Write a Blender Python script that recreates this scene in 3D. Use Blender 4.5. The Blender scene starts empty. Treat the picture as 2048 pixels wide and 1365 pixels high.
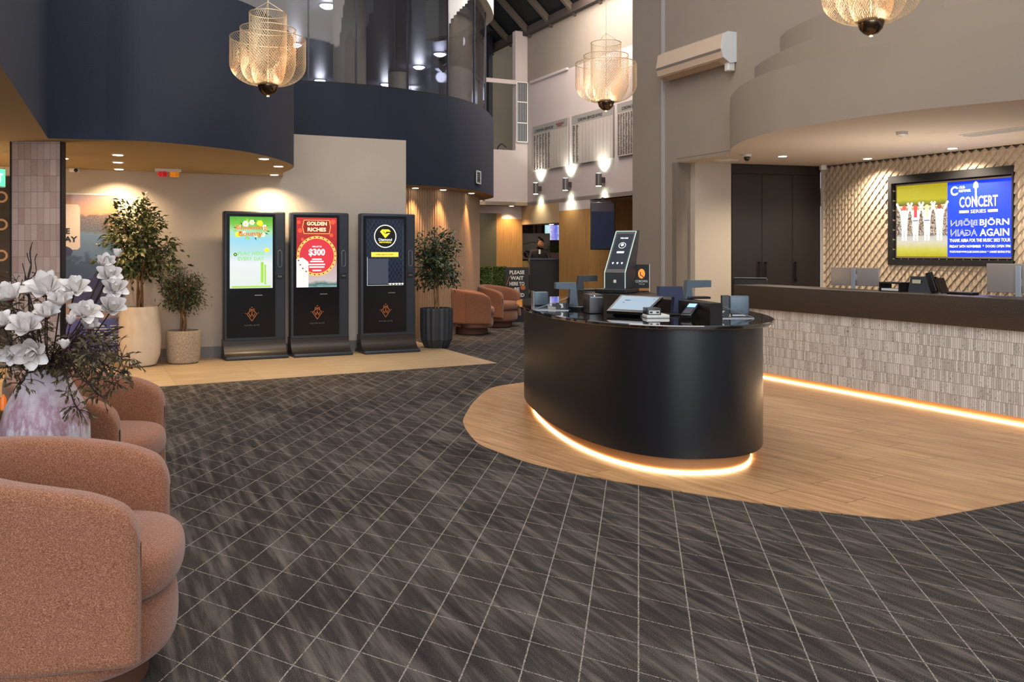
import bpy, bmesh, math, random
from mathutils import Vector, Matrix
SC = bpy.context.scene
C = SC.collection
R = math.radians
random.seed(7)

# ------------------------------------------------------------------ camera
F, H, HY = 1800.0, 1.4, 503.0          # focal length in px (2048 wide), eye height, horizon row
cd = bpy.data.cameras.new('camera'); cam = bpy.data.objects.new('camera', cd); C.objects.link(cam)
cam.location = (0, 0, H); cam.rotation_euler = (R(90), 0, 0)
cd.sensor_width = 36; cd.lens = F*36/2048
cd.shift_y = -(682.5-HY)/2048
cd.clip_end = 200
SC.camera = cam

# ------------------------------------------------------------------ light
w = bpy.data.worlds.new('world'); SC.world = w; w.use_nodes = True
bg = w.node_tree.nodes['Background']; bg.inputs[0].default_value = (.93, .95, 1, 1); bg.inputs[1].default_value = .6
SC.view_settings.view_transform = 'Standard'; SC.view_settings.look = 'None'
SC.view_settings.exposure = 0.0; SC.view_settings.gamma = 1
SC.cycles.use_denoising = True
SC.cycles.max_bounces = 6
SC.cycles.transparent_max_bounces = 24
SC.cycles.sample_clamp_indirect = 3.0

def lamp(kind, loc, power, col=(1, .75, .5), size=.1, aim=None, spot=60, blend=.6, sy=None):
    l = bpy.data.lights.new('lamp', kind); o = bpy.data.objects.new('lamp', l); C.objects.link(o)
    o.location = loc; l.energy = power; l.color = col
    if kind == 'AREA':
        l.size = size
        if sy: l.shape = 'RECTANGLE'; l.size_y = sy
    else: l.shadow_soft_size = size
    if kind == 'SPOT': l.spot_size = R(spot); l.spot_blend = blend
    if aim is not None:
        o.rotation_euler = (Vector(aim)-Vector(loc)).to_track_quat('-Z', 'Y').to_euler()
    return o
# daylight from the glazed entrance front behind the camera
lamp('AREA', (0.5, -3.0, 2.6), 420, (.86, .92, 1), 7, (0.4, 8, .6), sy=3.2)
# unseen soft area lamps added overhead for the atrium and the hall beyond
lamp('AREA', (0.0, 6.0, 7.2), 420, (1, .9, .8), 6, (0, 6.5, 0), sy=6)
lamp('AREA', (0.9, 16.2, 6.2), 240, (1, .9, .82), 2.4, (0.5, 17.5, 1), sy=2.4)

lamp('POINT', (-6.6, 8.9, 1.5), 110, (1, .62, .32), .5)          # added warm fill left of the tiled pillar, lifts the soffit there, no fixture
lamp('AREA', (4.5, 9.6, 1.1), 26, (1, .86, .7), 1.6, (4.5, 9.6, 3), sy=.6)   # added upward fill behind the reception counter to brighten its soffit
lamp('POINT', (-2.9, 14.6, 5.0), 9, (.95, .95, 1), .4)  # fill added inside the glazed gallery so its columns show, no fixture

# ------------------------------------------------------------------ geometry helpers
TH = R(25.6)
U = Vector((math.cos(TH), math.sin(TH), 0)); V = Vector((-math.sin(TH), math.cos(TH), 0)); Z = Vector((0, 0, 1))
def onz(px, py, z=0.0):
    Y = (H-z)*F/(py-HY); return Vector(((px-1024)*Y/F, Y, z))
def at(px, py, Y): return Vector(((px-1024)*Y/F, Y, H-(py-HY)*Y/F))
def isect(px, P, d):
    k = (px-1024)/F
    t = (k*P[1]-P[0])/(d[0]-k*d[1]); return Vector((P[0]+t*d[0], P[1]+t*d[1], 0))
def zat(py, Y): return H-(py-HY)*Y/F
def catmull(P, n=8, closed=False):
    P = [Vector(p) for p in P]; out = []; N = len(P)
    rng = range(N) if closed else range(N-1)
    for i in rng:
        if closed: a, b, c, d = P[(i-1) % N], P[i], P[(i+1) % N], P[(i+2) % N]
        else: a, b, c, d = P[max(i-1, 0)], P[i], P[i+1], P[min(i+2, N-1)]
        for k in range(n):
            t = k/n
            out.append(.5*((2*b)+(c-a)*t+(2*a-5*b+4*c-d)*t*t+(3*b-a-3*c+d)*t**3))
    if not closed: out.append(P[-1])
    return out
def nearest(cv, px):
    d = [abs(p[0]/p[1]*F+1024-px) for p in cv]; m = min(d)+8
    ok = [i for i in range(1, len(cv)-1) if d[i] < m]; y0 = min(cv[i][1] for i in ok)
    return min([i for i in ok if cv[i][1] < y0+.5], key=lambda i: d[i])
def superellipse(cx, cy, a, b, th, n, N=96):
    ax = Vector((-math.sin(th), math.cos(th))); bx = Vector((math.cos(th), math.sin(th))); out = []
    for i in range(N):
        t = 2*math.pi*i/N; c, s = math.cos(t), math.sin(t)
        out.append(Vector((cx, cy))+bx*b*math.copysign(abs(c)**(2/n), c)+ax*a*math.copysign(abs(s)**(2/n), s))
    return out
def offset_curve(P, d):
    out = []
    for i, p in enumerate(P):
        a = P[max(i-1, 0)]; b = P[min(i+1, len(P)-1)]
        t = Vector((b[0]-a[0], b[1]-a[1])).normalized()
        out.append(Vector((p[0]-t[1]*d, p[1]+t[0]*d)))
    return out

_txt = {}
def text_geo(s, bold=0.0):
    if (s, bold) in _txt: return _txt[(s, bold)]
    c = bpy.data.curves.new('t', 'FONT'); c.body = s; c.size = 1; c.offset = bold; c.resolution_u = 2
    o = bpy.data.objects.new('t', c); C.objects.link(o)
    dg = bpy.context.evaluated_depsgraph_get(); m = bpy.data.meshes.new_from_object(o.evaluated_get(dg))
    vs = [v.co.copy() for v in m.vertices]; fs = [tuple(p.vertices) for p in m.polygons]
    bpy.data.objects.remove(o); bpy.data.curves.remove(c); bpy.data.meshes.remove(m)
    x0, x1 = min(v.x for v in vs), max(v.x for v in vs); y0, y1 = min(v.y for v in vs), max(v.y for v in vs)
    vs = [((v.x-x0)/(x1-x0)-.5, (v.y-y0)/(y1-y0)-.5) for v in vs]
    _txt[(s, bold)] = (vs, fs, (x1-x0)/(y1-y0)); return _txt[(s, bold)]

class B:
    def __init__(s): s.v = []; s.f = []; s.m = []
    def add(s, vs, fs, mi=0, M=None):
        k = len(s.v)
        s.v += [tuple(M @ Vector(p)) if M is not None else tuple(p) for p in vs]
        s.f += [tuple(i+k for i in f) for f in fs]; s.m += [mi]*len(fs); return s
    def box(s, x0, x1, y0, y1, z0, z1, mi=0, M=None):
        vs = [(x, y, z) for z in (z0, z1) for y in (y0, y1) for x in (x0, x1)]
        return s.add(vs, [(0, 2, 3, 1), (4, 5, 7, 6), (0, 1, 5, 4), (2, 6, 7, 3), (0, 4, 6, 2), (1, 3, 7, 5)], mi, M)
    def rbox(s, x0, x1, y0, y1, z0, z1, r, mi=0, seg=3, M=None):
        bm = bmesh.new(); bmesh.ops.create_cube(bm, size=1)
        for v in bm.verts: v.co = ((x0+x1)/2+v.co.x*(x1-x0), (y0+y1)/2+v.co.y*(y1-y0), (z0+z1)/2+v.co.z*(z1-z0))
        bmesh.ops.bevel(bm, geom=bm.edges[:], offset=r, segments=seg, affect='EDGES', profile=.5)
        bm.verts.index_update()
        s.add([v.co.copy() for v in bm.verts], [tuple(v.index for v in f.verts) for f in bm.faces], mi, M); bm.free(); return s
    def prism(s, P, z0, z1, mi=0, top=None, bot=None, M=None, bev=0):
        n = len(P); area = sum(P[i][0]*P[(i+1) % n][1]-P[(i+1) % n][0]*P[i][1] for i in range(n))
        if area < 0: P = P[::-1]
        vs = [(p[0], p[1], z0) for p in P]+[(p[0], p[1], z1) for p in P]
        s.add(vs, [(i, (i+1) % n, n+(i+1) % n, n+i) for i in range(n)], mi, M)
        k = len(s.v)-2*n
        s.f.append(tuple(k+n-1-i for i in range(n))); s.m.append(mi if bot is None else bot)
        s.f.append(tuple(k+n+i for i in range(n))); s.m.append(mi if top is None else top); return s
    def lathe(s, prof, n=32, c=(0, 0, 0), mi=0, flute=0, M=None):
        vs = []
        for r, z in prof:
            for i in range(n):
                a = 2*math.pi*i/n; rr = r*(1-(flute if i % 2 else 0))
                vs.append((c[0]+rr*math.cos(a), c[1]+rr*math.sin(a), c[2]+z))
        fs = [(j*n+i, j*n+(i+1) % n, (j+1)*n+(i+1) % n, (j+1)*n+i) for j in range(len(prof)-1) for i in range(n)]
        if prof[0][0] > 1e-4: fs.append(tuple(range(n-1, -1, -1)))
        if prof[-1][0] > 1e-4: fs.append(tuple((len(prof)-1)*n+i for i in range(n)))
        return s.add(vs, fs, mi, M)
    def tube(s, P, r, n=6, closed=False, mi=0, M=None, cap=True):
        P = [Vector(p) for p in P]; N = len(P); vs = []
        rs = r if isinstance(r, (list, tuple)) else [r]*N
        ref = None
        for i, p in enumerate(P):
            if closed: t = P[(i+1) % N]-P[i-1]
            else: t = P[min(i+1, N-1)]-P[max(i-1, 0)]
            t.normalize()
            if ref is None: ref = Vector((0, 0, 1)) if abs(t.z) < .9 else Vector((1, 0, 0))
            a = t.cross(ref)
            if a.length < 1e-4: a = t.cross(Vector((0, 1, 0)))
            a.normalize(); b = t.cross(a); ref = -b if False else ref
            for k in range(n):
                q = 2*math.pi*k/n; vs.append(p+(a*math.cos(q)+b*math.sin(q))*rs[i])
        fs = [(i*n+k, i*n+(k+1) % n, ((i+1) % N)*n+(k+1) % n, ((i+1) % N)*n+k) for i in range(N if closed else N-1) for k in range(n)]
        if cap and not closed: fs += [tuple(range(n-1, -1, -1)), tuple((N-1)*n+k for k in range(n))]
        return s.add(vs, fs, mi, M)
    def grid(s, fn, nu, nv, mi=0, M=None, wrap=False):
        vs = [fn(i/nu, j/nv) for j in range(nv+1) for i in range(nu if wrap else nu+1)]
        k = nu if wrap else nu+1
        fs = [(j*k+i, j*k+(i+1) % k, (j+1)*k+(i+1) % k, (j+1)*k+i) for j in range(nv) for i in range(nu)]
        return s.add(vs, fs, mi, M)
    def strip(s, P, z0, z1, t, mi=0):
        """wall of thickness t along the open plan curve P (thickness to the left)"""
        Q = offset_curve(P, t); n = len(P)
        return s.prism([Vector((p[0], p[1])) for p in P]+[Vector((q[0], q[1])) for q in Q[::-1]], z0, z1, mi)
    def poly(s, pts, O, Rt, Up, lift=0, mi=0):
        O = Vector(O); Rt = Vector(Rt); Up = Vector(Up); N = Rt.cross(Up).normalized()
        return s.add([O+Rt*p[0]+Up*p[1]+N*lift for p in pts], [tuple(range(len(pts)))], mi)
    def rect(s, x0, x1, y0, y1, O, Rt, Up, lift=0, mi=0):
        return s.poly([(x0, y0), (x1, y0), (x1, y1), (x0, y1)], O, Rt, Up, lift, mi)
    def disc(s, x, y, r, O, Rt, Up, lift=0, mi=0, n=24, ry=None):
        return s.poly([(x+r*math.cos(2*math.pi*i/n), y+(ry or r)*math.sin(2*math.pi*i/n)) for i in range(n)], O, Rt, Up, lift, mi)
    def ring(s, x, y, r, wd, O, Rt, Up, lift=0, mi=0, n=28, ry=None):
        ry = ry or r; k = ry/r
        for i in range(n):
            a, b = 2*math.pi*i/n, 2*math.pi*(i+1)/n
            s.poly([(x+(r-wd)*math.cos(a), y+k*(r-wd)*math.sin(a)), (x+r*math.cos(a), y+k*r*math.sin(a)),
                    (x+r*math.cos(b), y+k*r*math.sin(b)), (x+(r-wd)*math.cos(b), y+k*(r-wd)*math.sin(b))], O, Rt, Up, lift, mi)
        return s
    def line(s, pts, wd, O, Rt, Up, lift=0, mi=0):
        for a, b in zip(pts, pts[1:]):
            a = Vector(a); b = Vector(b); t = (b-a)
            if t.length < 1e-6: continue
            t.normalize(); n = Vector((-t.y, t.x))*wd/2; a = a-t*wd*.3; b = b+t*wd*.3
            s.poly([a-n, b-n, b+n, a+n], O, Rt, Up, lift, mi)
        return s
    def text(s, st, x, y, h, O, Rt, Up, w=None, lift=.001, mi=0, bold=0.0, mirror=False, wmax=None):
        vs, fs, asp = text_geo(st, bold)
        if w is None: w = asp*h
        if wmax and w > wmax: w = wmax
        O = Vector(O); Rt = Vector(Rt); Up = Vector(Up); N = Rt.cross(Up).normalized(); k = -1 if mirror else 1
        return s.add([O+Rt*(x+k*a*w)+Up*(y+b*h)+N*lift for a, b in vs], fs, mi)
    def make(s, name, mats, parent=None, smooth=False, loc=None, rot=0, sub=0, auto=None):
        me = bpy.data.meshes.new(name); me.from_pydata(s.v, [], s.f)
        if not isinstance(mats, (list, tuple)): mats = [mats]
        for m in mats: me.materials.append(m)
        if len(mats) > 1: me.polygons.foreach_set('material_index', s.m)
        if smooth: me.polygons.foreach_set('use_smooth', [True]*len(me.polygons))
        me.update()
        o = bpy.data.objects.new(name, me); C.objects.link(o)
        if smooth == 'auto':
            bm = bmesh.new(); bm.from_mesh(me)
            for e in bm.edges:
                if len(e.link_faces) == 2 and e.calc_face_angle(0) > R(38): e.smooth = False
            bm.to_mesh(me); bm.free()
        if parent is not None: o.parent = parent
        if loc is not None: o.location = loc
        o.rotation_euler = (0, 0, rot)
        if sub:
            md = o.modifiers.new('sub', 'SUBSURF'); md.levels = md.render_levels = sub
        return o

def tag(o, label, cat, group=None):
    o['label'] = label; o['category'] = cat
    if group: o['group'] = group
    return o
def thing(name, label, cat, loc=(0, 0, 0), rot=0, group=None):
    o = bpy.data.objects.new(name, None); C.objects.link(o); o.empty_display_size = .1
    o.location = loc; o.rotation_euler = (0, 0, rot); return tag(o, label, cat, group)
def struct(o): o['kind'] = 'structure'; return o
def dup(root, loc, rot, label=None, group=None):
    r = root.copy(); C.objects.link(r); r.location = loc; r.rotation_euler = (0, 0, rot)
    if label: r['label'] = label
    if group: r['group'] = group
    for ch in list(root.children):
        c = ch.copy(); C.objects.link(c); c.parent = r
        for g in list(ch.children):
            d = g.copy(); C.objects.link(d); d.parent = c
    return r

# ------------------------------------------------------------------ materials
def lin(h):
    h = h.lstrip('#'); c = [int(h[i:i+2], 16)/255 for i in (0, 2, 4)]
    return tuple([x/12.92 if x <= .04045 else ((x+.055)/1.055)**2.4 for x in c]+[1])
_m = {}
def mat(name, col, rough=.5, metal=0., bump=None, noise=None, emit=0, coat=0., spec=None, sheen=0.):
    if name in _m: return _m[name]
    m = bpy.data.materials.new(name); m.use_nodes = True; nt = m.node_tree; p = nt.nodes['Principled BSDF']
    c = lin(col) if isinstance(col, str) else tuple(col)+((1,) if len(col) == 3 else ())
    p.inputs['Base Color'].default_value = c; p.inputs['Roughness'].default_value = rough; p.inputs['Metallic'].default_value = metal
    p.inputs['Coat Weight'].default_value = coat
    if spec is not None: p.inputs['Specular IOR Level'].default_value = spec
    if sheen: p.inputs['Sheen Weight'].default_value = sheen
    if emit:
        p.inputs['Emission Color'].default_value = c; p.inputs['Emission Strength'].default_value = emit
    tc = None
    if bump or noise: tc = nt.nodes.new('ShaderNodeTexCoord')
    if noise:       # (scale, second colour, sharpness, stretch)
        mp = nt.nodes.new('ShaderNodeMapping'); nt.links.new(tc.outputs['Object'], mp.inputs[0])
        if len(noise) > 3: mp.inputs['Scale'].default_value = noise[3]
        n = nt.nodes.new('ShaderNodeTexNoise'); n.inputs['Scale'].default_value = noise[0]; n.inputs['Detail'].default_value = 6
        nt.links.new(mp.outputs[0], n.inputs['Vector'])
        r = nt.nodes.new('ShaderNodeValToRGB'); k = noise[2] if len(noise) > 2 else .15
        r.color_ramp.elements[0].position = .5-k; r.color_ramp.elements[1].position = .5+k
        r.color_ramp.elements[0].color = c; r.color_ramp.elements[1].color = lin(noise[1])
        nt.links.new(n.outputs['Fac'], r.inputs[0]); nt.links.new(r.outputs[0], p.inputs['Base Color'])
    if bump:
        n2 = nt.nodes.new('ShaderNodeTexNoise'); n2.inputs['Scale'].default_value = bump[0]; n2.inputs['Detail'].default_value = 4
        nt.links.new(tc.outputs['Object'], n2.inputs['Vector'])
        b = nt.nodes.new('ShaderNodeBump'); b.inputs['Strength'].default_value = bump[1]; b.inputs['Distance'].default_value = .01
        nt.links.new(n2.outputs['Fac'], b.inputs['Height']); nt.links.new(b.outputs[0], p.inputs['Normal'])
    _m[name] = m; return m
def glow(col, s): return mat('glow'+col+str(s), col, .6, emit=s)

class N:
    """small node-graph writer"""
    def __init__(s, name, rough=.6):
        s.m = bpy.data.materials.new(name); s.m.use_nodes = True; s.nt = s.m.node_tree; s.p = s.nt.nodes['Principled BSDF']
        s.p.inputs['Roughness'].default_value = rough; s.tc = s.nt.nodes.new('ShaderNodeTexCoord').outputs['Object']
        _m[name] = s.m
    def set(s, i, v):
        if isinstance(v, (int, float, tuple, list)): i.default_value = v
        else: s.nt.links.new(v, i)
    def math(s, op, a, b=0., c=None):
        n = s.nt.nodes.new('ShaderNodeMath'); n.operation = op; s.set(n.inputs[0], a); s.set(n.inputs[1], b)
        if c is not None: s.set(n.inputs[2], c)
        return n.outputs[0]
    def dot(s, v, d):
        n = s.nt.nodes.new('ShaderNodeVectorMath'); n.operation = 'DOT_PRODUCT'; s.set(n.inputs[0], v); n.inputs[1].default_value = d; return n.outputs['Value']
    def comb(s, x, y, z=0.):
        n = s.nt.nodes.new('ShaderNodeCombineXYZ'); [s.set(n.inputs[i], q) for i, q in enumerate((x, y, z))]; return n.outputs[0]
    def noise(s, v, scale, detail=4, rough=.5):
        n = s.nt.nodes.new('ShaderNodeTexNoise'); s.set(n.inputs['Vector'], v); n.inputs['Scale'].default_value = scale
        n.inputs['Detail'].default_value = detail; n.inputs['Roughness'].default_value = rough; return n.outputs['Fac']
    def wn(s, v):
        n = s.nt.nodes.new('ShaderNodeTexWhiteNoise'); n.noise_dimensions = '3D'; s.set(n.inputs[0], v); return n.outputs['Value']
    def ramp(s, f, stops, mode='LINEAR'):
        n = s.nt.nodes.new('ShaderNodeValToRGB'); s.set(n.inputs[0], f); e = n.color_ramp.elements; n.color_ramp.interpolation = mode
        while len(e) < len(stops): e.new(.5)
        for k, (p, c) in enumerate(stops): e[k].position = p; e[k].color = lin(c) if isinstance(c, str) else (c, c, c, 1)
        return n.outputs[0]
    def mix(s, f, a, b, mode='MIX'):
        n = s.nt.nodes.new('ShaderNodeMix'); n.data_type = 'RGBA'; n.blend_type = mode
        s.set(n.inputs[0], f); s.set(n.inputs[6], lin(a) if isinstance(a, str) else a); s.set(n.inputs[7], lin(b) if isinstance(b, str) else b); return n.outputs[2]
    def bump(s, h, st=.3, d=.01):
        n = s.nt.nodes.new('ShaderNodeBump'); n.inputs['Strength'].default_value = st; n.inputs['Distance'].default_value = d
        s.set(n.inputs['Height'], h); s.nt.links.new(n.outputs[0], s.p.inputs['Normal'])
    def col(s, c): s.set(s.p.inputs['Base Color'], c)

def carpet_mat():
    n = N('carpet', .95); p = n.tc
    a = R(8.0); b = R(33.4)
    s1 = n.math('DIVIDE', n.dot(p, (math.cos(a), -math.sin(a), 0)), .1927)
    s2 = n.math('DIVIDE', n.math('SUBTRACT', n.dot(p, (math.sin(b), math.cos(b), 0)), 3.9275), .1995)
    wob = n.math('MULTIPLY', n.math('SUBTRACT', n.noise(p, 90, 2), .5), .03)
    def ln(s, wd):
        f = n.math('ABSOLUTE', n.math('SUBTRACT', n.math('FRACT', n.math('ADD', n.math('ADD', s, wob), .5)), .5))
        return n.math('LESS_THAN', f, wd)
    l = n.math('MAXIMUM', ln(s1, .0135), ln(s2, .0105))
    dash = n.math('GREATER_THAN', n.noise(p, 170, 1), .43)
    l = n.math('MULTIPLY', l, dash)
    q = n.comb(n.math('MULTIPLY', n.dot(p, tuple(U)), 20.), n.math('MULTIPLY', n.dot(p, tuple(V)), 1.5))
    streak = n.noise(q, 1.0, 8, .62)
    cl = n.noise(p, .9, 3); fl = n.noise(p, 260, 2, .7)
    base = n.ramp(streak, [(.28, '#1c1a1b'), (.48, '#3a3634'), (.7, '#756c65')])
    base = n.mix(n.math('MULTIPLY', n.math('GREATER_THAN', fl, .5), .5), base, n.ramp(cl, [(.35, '#2b292c'), (.65, '#5f5851')]))
    grain = n.ramp(fl, [(.3, .35), (.7, 1.55)])
    base = n.mix(1.0, base, grain, 'MULTIPLY')
    n.col(n.mix(l, base, '#968e84'))
    n.bump(n.math('ADD', fl, n.math('MULTIPLY', l, .4)), .5, .004); n.p.inputs['Specular IOR Level'].default_value = .1
    return n.m
def wood_mat(name='oak_floor', ang=34.9, dark='#946b45', light='#c79d72', wd=.19, rough=.32, gap=True):
    n = N(name, rough); p = n.tc; a = R(ang)
    al = n.dot(p, (-math.sin(a), math.cos(a), 0)); ac = n.dot(p, (math.cos(a), math.sin(a), 0))
    k = n.math('DIVIDE', ac, wd); row = n.math('FLOOR', k)
    sh = n.math('ADD', n.math('DIVIDE', al, 1.8), n.math('MULTIPLY', n.wn(n.comb(row, 3.)), 5.))
    idn = n.wn(n.comb(row, n.math('FLOOR', sh)))
    q = n.comb(n.math('MULTIPLY', ac, 22.), n.math('ADD', n.math('MULTIPLY', al, 1.6), n.math('MULTIPLY', idn, 30.)))
    g = n.noise(q, 1., 9, .6)
    g2 = n.noise(n.comb(n.math('MULTIPLY', ac, 7.), n.math('ADD', n.math('MULTIPLY', al, 1.3), n.math('MULTIPLY', idn, 9.))), 1., 3)
    c = n.ramp(g, [(.3, dark), (.62, light)])
    c = n.mix(n.math('MULTIPLY', idn, .35), c, n.ramp(g2, [(.35, dark), (.65, light)]))
    e = n.math('LESS_THAN', n.math('ABSOLUTE', n.math('SUBTRACT', n.math('FRACT', k), .5)), .488)
    e2 = n.math('LESS_THAN', n.math('ABSOLUTE', n.math('SUBTRACT', n.math('FRACT', sh), .5)), .4985)
    if gap: c = n.mix(n.math('MULTIPLY', e, e2), '#6b4a2c', c)
    n.col(c); n.bump(g, .08, .003); return n.m
def grain_mat(name, dark, light, ax=(1, 0, 0), rough=.45, panel=None):
    n = N(name, rough); p = n.tc
    d = n.dot(p, ax); z = n.dot(p, (0, 0, 1))
    g = n.noise(n.comb(n.math('MULTIPLY', d, 60.), n.math('MULTIPLY', z, 1.5)), 1., 6, .6)
    n.col(n.ramp(g, [(.3, dark), (.7, light)])); n.bump(g, .05, .002); return n.m
def pink_tile_mat():
    n = N('pink_tile', .38); p = n.tc
    x = n.math('ADD', n.dot(p, (1, 0, 0)), n.dot(p, (0, 1, 0))); z = n.dot(p, (0, 0, 1))
    a = n.math('DIVIDE', x, .059); b = n.math('DIVIDE', z, .15)
    ida = n.wn(n.comb(n.math('FLOOR', a), n.math('FLOOR', b)))
    g = n.noise(p, 60, 4)
    c = n.ramp(n.math('ADD', n.math('MULTIPLY', ida, .55), n.math('MULTIPLY', g, .45)), [(.2, '#c09f92'), (.8, '#dcc1b4')])
    e = n.math('MULTIPLY', n.math('LESS_THAN', n.math('ABSOLUTE', n.math('SUBTRACT', n.math('FRACT', a), .5)), .475),
               n.math('LESS_THAN', n.math('ABSOLUTE', n.math('SUBTRACT', n.math('FRACT', b), .5)), .489))
    n.col(n.mix(e, '#8d7468', c)); n.bump(e, .3, .003); return n.m
def finger_tile_mat():
    n = N('finger_tile', .5); p = n.tc
    x = n.dot(p, (0, 1, 0)); z = n.dot(p, (0, 0, 1))
    b = n.math('DIVIDE', n.math('SUBTRACT', z, .064), .0992); row = n.math('FLOOR', b)
    a = n.math('ADD', n.math('DIVIDE', x, .0215), n.math('MULTIPLY', n.wn(n.comb(row, 5.)), 7.))
    ida = n.wn(n.comb(n.math('FLOOR', a), row))
    fl = n.noise(n.comb(n.math('MULTIPLY', x, 150.), n.math('MULTIPLY', z, 45.)), 1., 3, .7)
    c = n.ramp(ida, [(0, '#b0aaa2'), (.5, '#cbc5be'), (1, '#dcd8d2')])
    chip = n.math('MULTIPLY', n.math('GREATER_THAN', fl, .6), n.math('GREATER_THAN', n.wn(n.comb(n.math('FLOOR', a), row, 9.)), .55))
    c = n.mix(chip, c, '#453d36')
    ea = n.math('LESS_THAN', n.math('ABSOLUTE', n.math('SUBTRACT', n.math('FRACT', a), .5)), .42)
    eb = n.math('LESS_THAN', n.math('ABSOLUTE', n.math('SUBTRACT', n.math('FRACT', b), .5)), .482)
    e = n.math('MULTIPLY', ea, eb)
    n.col(n.mix(e, '#958c84', c)); n.bump(n.math('SUBTRACT', e, n.math('MULTIPLY', chip, .7)), .8, .008); return n.m
def stone_tile_mat():
    n = N('stone_tile', .45); p = n.tc
    a = n.math('DIVIDE', n.dot(p, tuple(U)), .9); b = n.math('DIVIDE', n.dot(p, tuple(V)), .9)
    idn = n.wn(n.comb(n.math('FLOOR', a), n.math('FLOOR', b)))
    g = n.noise(n.comb(n.math('MULTIPLY', a, 1.), n.math('MULTIPLY', b, 6.)), 2., 6, .6)
    c = n.ramp(n.math('ADD', n.math('MULTIPLY', g, .8), n.math('MULTIPLY', idn, .15)), [(.3, '#9c8465'), (.75, '#bda888')])
    e = n.math('MULTIPLY', n.math('LESS_THAN', n.math('ABSOLUTE', n.math('SUBTRACT', n.math('FRACT', a), .5)), .4965),
               n.math('LESS_THAN', n.math('ABSOLUTE', n.math('SUBTRACT', n.math('FRACT', b), .5)), .4965))
    n.col(n.mix(e, '#8f7a5e', c)); return n.m
def fabric_mat():
    n = N('terracotta_fabric', .9); p = n.tc
    a = n.noise(p, 330, 2, .6); b = n.noise(n.comb(n.math('MULTIPLY', n.dot(p, (1, 0, 0)), 200.), n.math('MULTIPLY', n.dot(p, (0, 1, 0)), 200.), n.math('MULTIPLY', n.dot(p, (0, 0, 1)), 420.)), 1., 2)
    f = n.math('ADD', n.math('MULTIPLY', a, .6), n.math('MULTIPLY', b, .4))
    n.col(n.ramp(f, [(.34, '#633a26'), (.5, '#8c5a42'), (.66, '#b28266')])); n.bump(f, .5, .004)
    n.p.inputs['Sheen Weight'].default_value = .25; n.p.inputs['Specular IOR Level'].default_value = .15; return n.m
def vase_mat():
    n = N('vase_glaze', .45); p = n.tc; z = n.dot(p, (0, 0, 1))
    dr = n.noise(n.comb(n.math('MULTIPLY', n.dot(p, (1, 0, 0)), 26.), n.math('MULTIPLY', n.dot(p, (0, 1, 0)), 26.), n.math('MULTIPLY', z, 5.)), 1., 5, .6)
    bl = n.noise(p, 14, 5, .6)
    f = n.math('ADD', n.math('MULTIPLY', z, 2.6), n.math('ADD', n.math('MULTIPLY', dr, 1.3), n.math('MULTIPLY', bl, .6)))
    n.col(n.ramp(n.math('MULTIPLY', f, .5), [(.58, '#d9d6dc'), (.72, '#9c7480'), (.82, '#b7a2aa'), (.93, '#c9bcc2')])); n.bump(bl, .3, .005); return n.m
def poster_mat():
    n = N('poster_print', .3); p = n.tc; z = n.dot(p, (0, 0, 1)); x = n.dot(p, (1, 0, 0))
    ns = n.noise(p, 9, 6, .65); fz = n.math('ADD', z, n.math('MULTIPLY', n.math('SUBTRACT', ns, .5), .16))
    c = n.ramp(n.math('DIVIDE', fz, 2.1), [(.0, '#c9b9a8'), (.09, '#4b4f9a'), (.25, '#54589c'), (.27, '#a58a7a'), (.37, '#8d7c78'), (.4, '#343c66'), (.6, '#33475f'), (.76, '#4d6577'), (.775, '#5b4a2a'), (.865, '#7b5a35'), (.885, '#c98b55'), (1, '#8f7a78')])
    nb = n.noise(p, 60, 4, .7)
    tree = n.math('MULTIPLY', n.math('GREATER_THAN', fz, 1.62), n.math('LESS_THAN', fz, 1.83))
    c = n.mix(n.math('MULTIPLY', n.math('MULTIPLY', tree, n.math('GREATER_THAN', nb, .5)), .8), c, '#33301c')
    n.col(c); n.p.inputs['Coat Weight'].default_value = .3; return n.m
def gradient_glow(name, ax, lo, hi, stops, strength, nscale=0, namp=0):
    n = N(name, .3); p = n.tc; f = n.math('DIVIDE', n.math('SUBTRACT', n.dot(p, ax), lo), hi-lo)
    if namp: f = n.math('ADD', f, n.math('MULTIPLY', n.math('SUBTRACT', n.noise(p, nscale, 5, .6), .5), namp))
    c = n.ramp(f, stops); n.col('#000000' if False else lin('#101010')); n.set(n.p.inputs['Emission Color'], c); n.p.inputs['Emission Strength'].default_value = strength
    return n.m
def glass_mat(name, tint='#ffffff', refl=1.0, tr=.9):
    m = bpy.data.materials.new(name); m.use_nodes = True; nt = m.node_tree; nt.nodes.clear()
    o = nt.nodes.new('ShaderNodeOutputMaterial'); t = nt.nodes.new('ShaderNodeBsdfTransparent'); g = nt.nodes.new('ShaderNodeBsdfGlossy')
    lw = nt.nodes.new('ShaderNodeLayerWeight'); lw.inputs[0].default_value = .5
    pw = nt.nodes.new('ShaderNodeMath'); pw.operation = 'POWER'; nt.links.new(lw.outputs['Facing'], pw.inputs[0]); pw.inputs[1].default_value = 4
    fr = nt.nodes.new('ShaderNodeMath'); fr.operation = 'MULTIPLY_ADD'; nt.links.new(pw.outputs[0], fr.inputs[0]); fr.inputs[1].default_value = .45; fr.inputs[2].default_value = .05; mx = nt.nodes.new('ShaderNodeMixShader')
    c = lin(tint); t.inputs[0].default_value = (c[0]*tr, c[1]*tr, c[2]*tr, 1); g.inputs['Roughness'].default_value = .03
    nt.links.new(fr.outputs[0], mx.inputs[0]); nt.links.new(t.outputs[0], mx.inputs[1]); nt.links.new(g.outputs[0], mx.inputs[2]); nt.links.new(mx.outputs[0], o.inputs[0])
    _m[name] = m; return m

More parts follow.
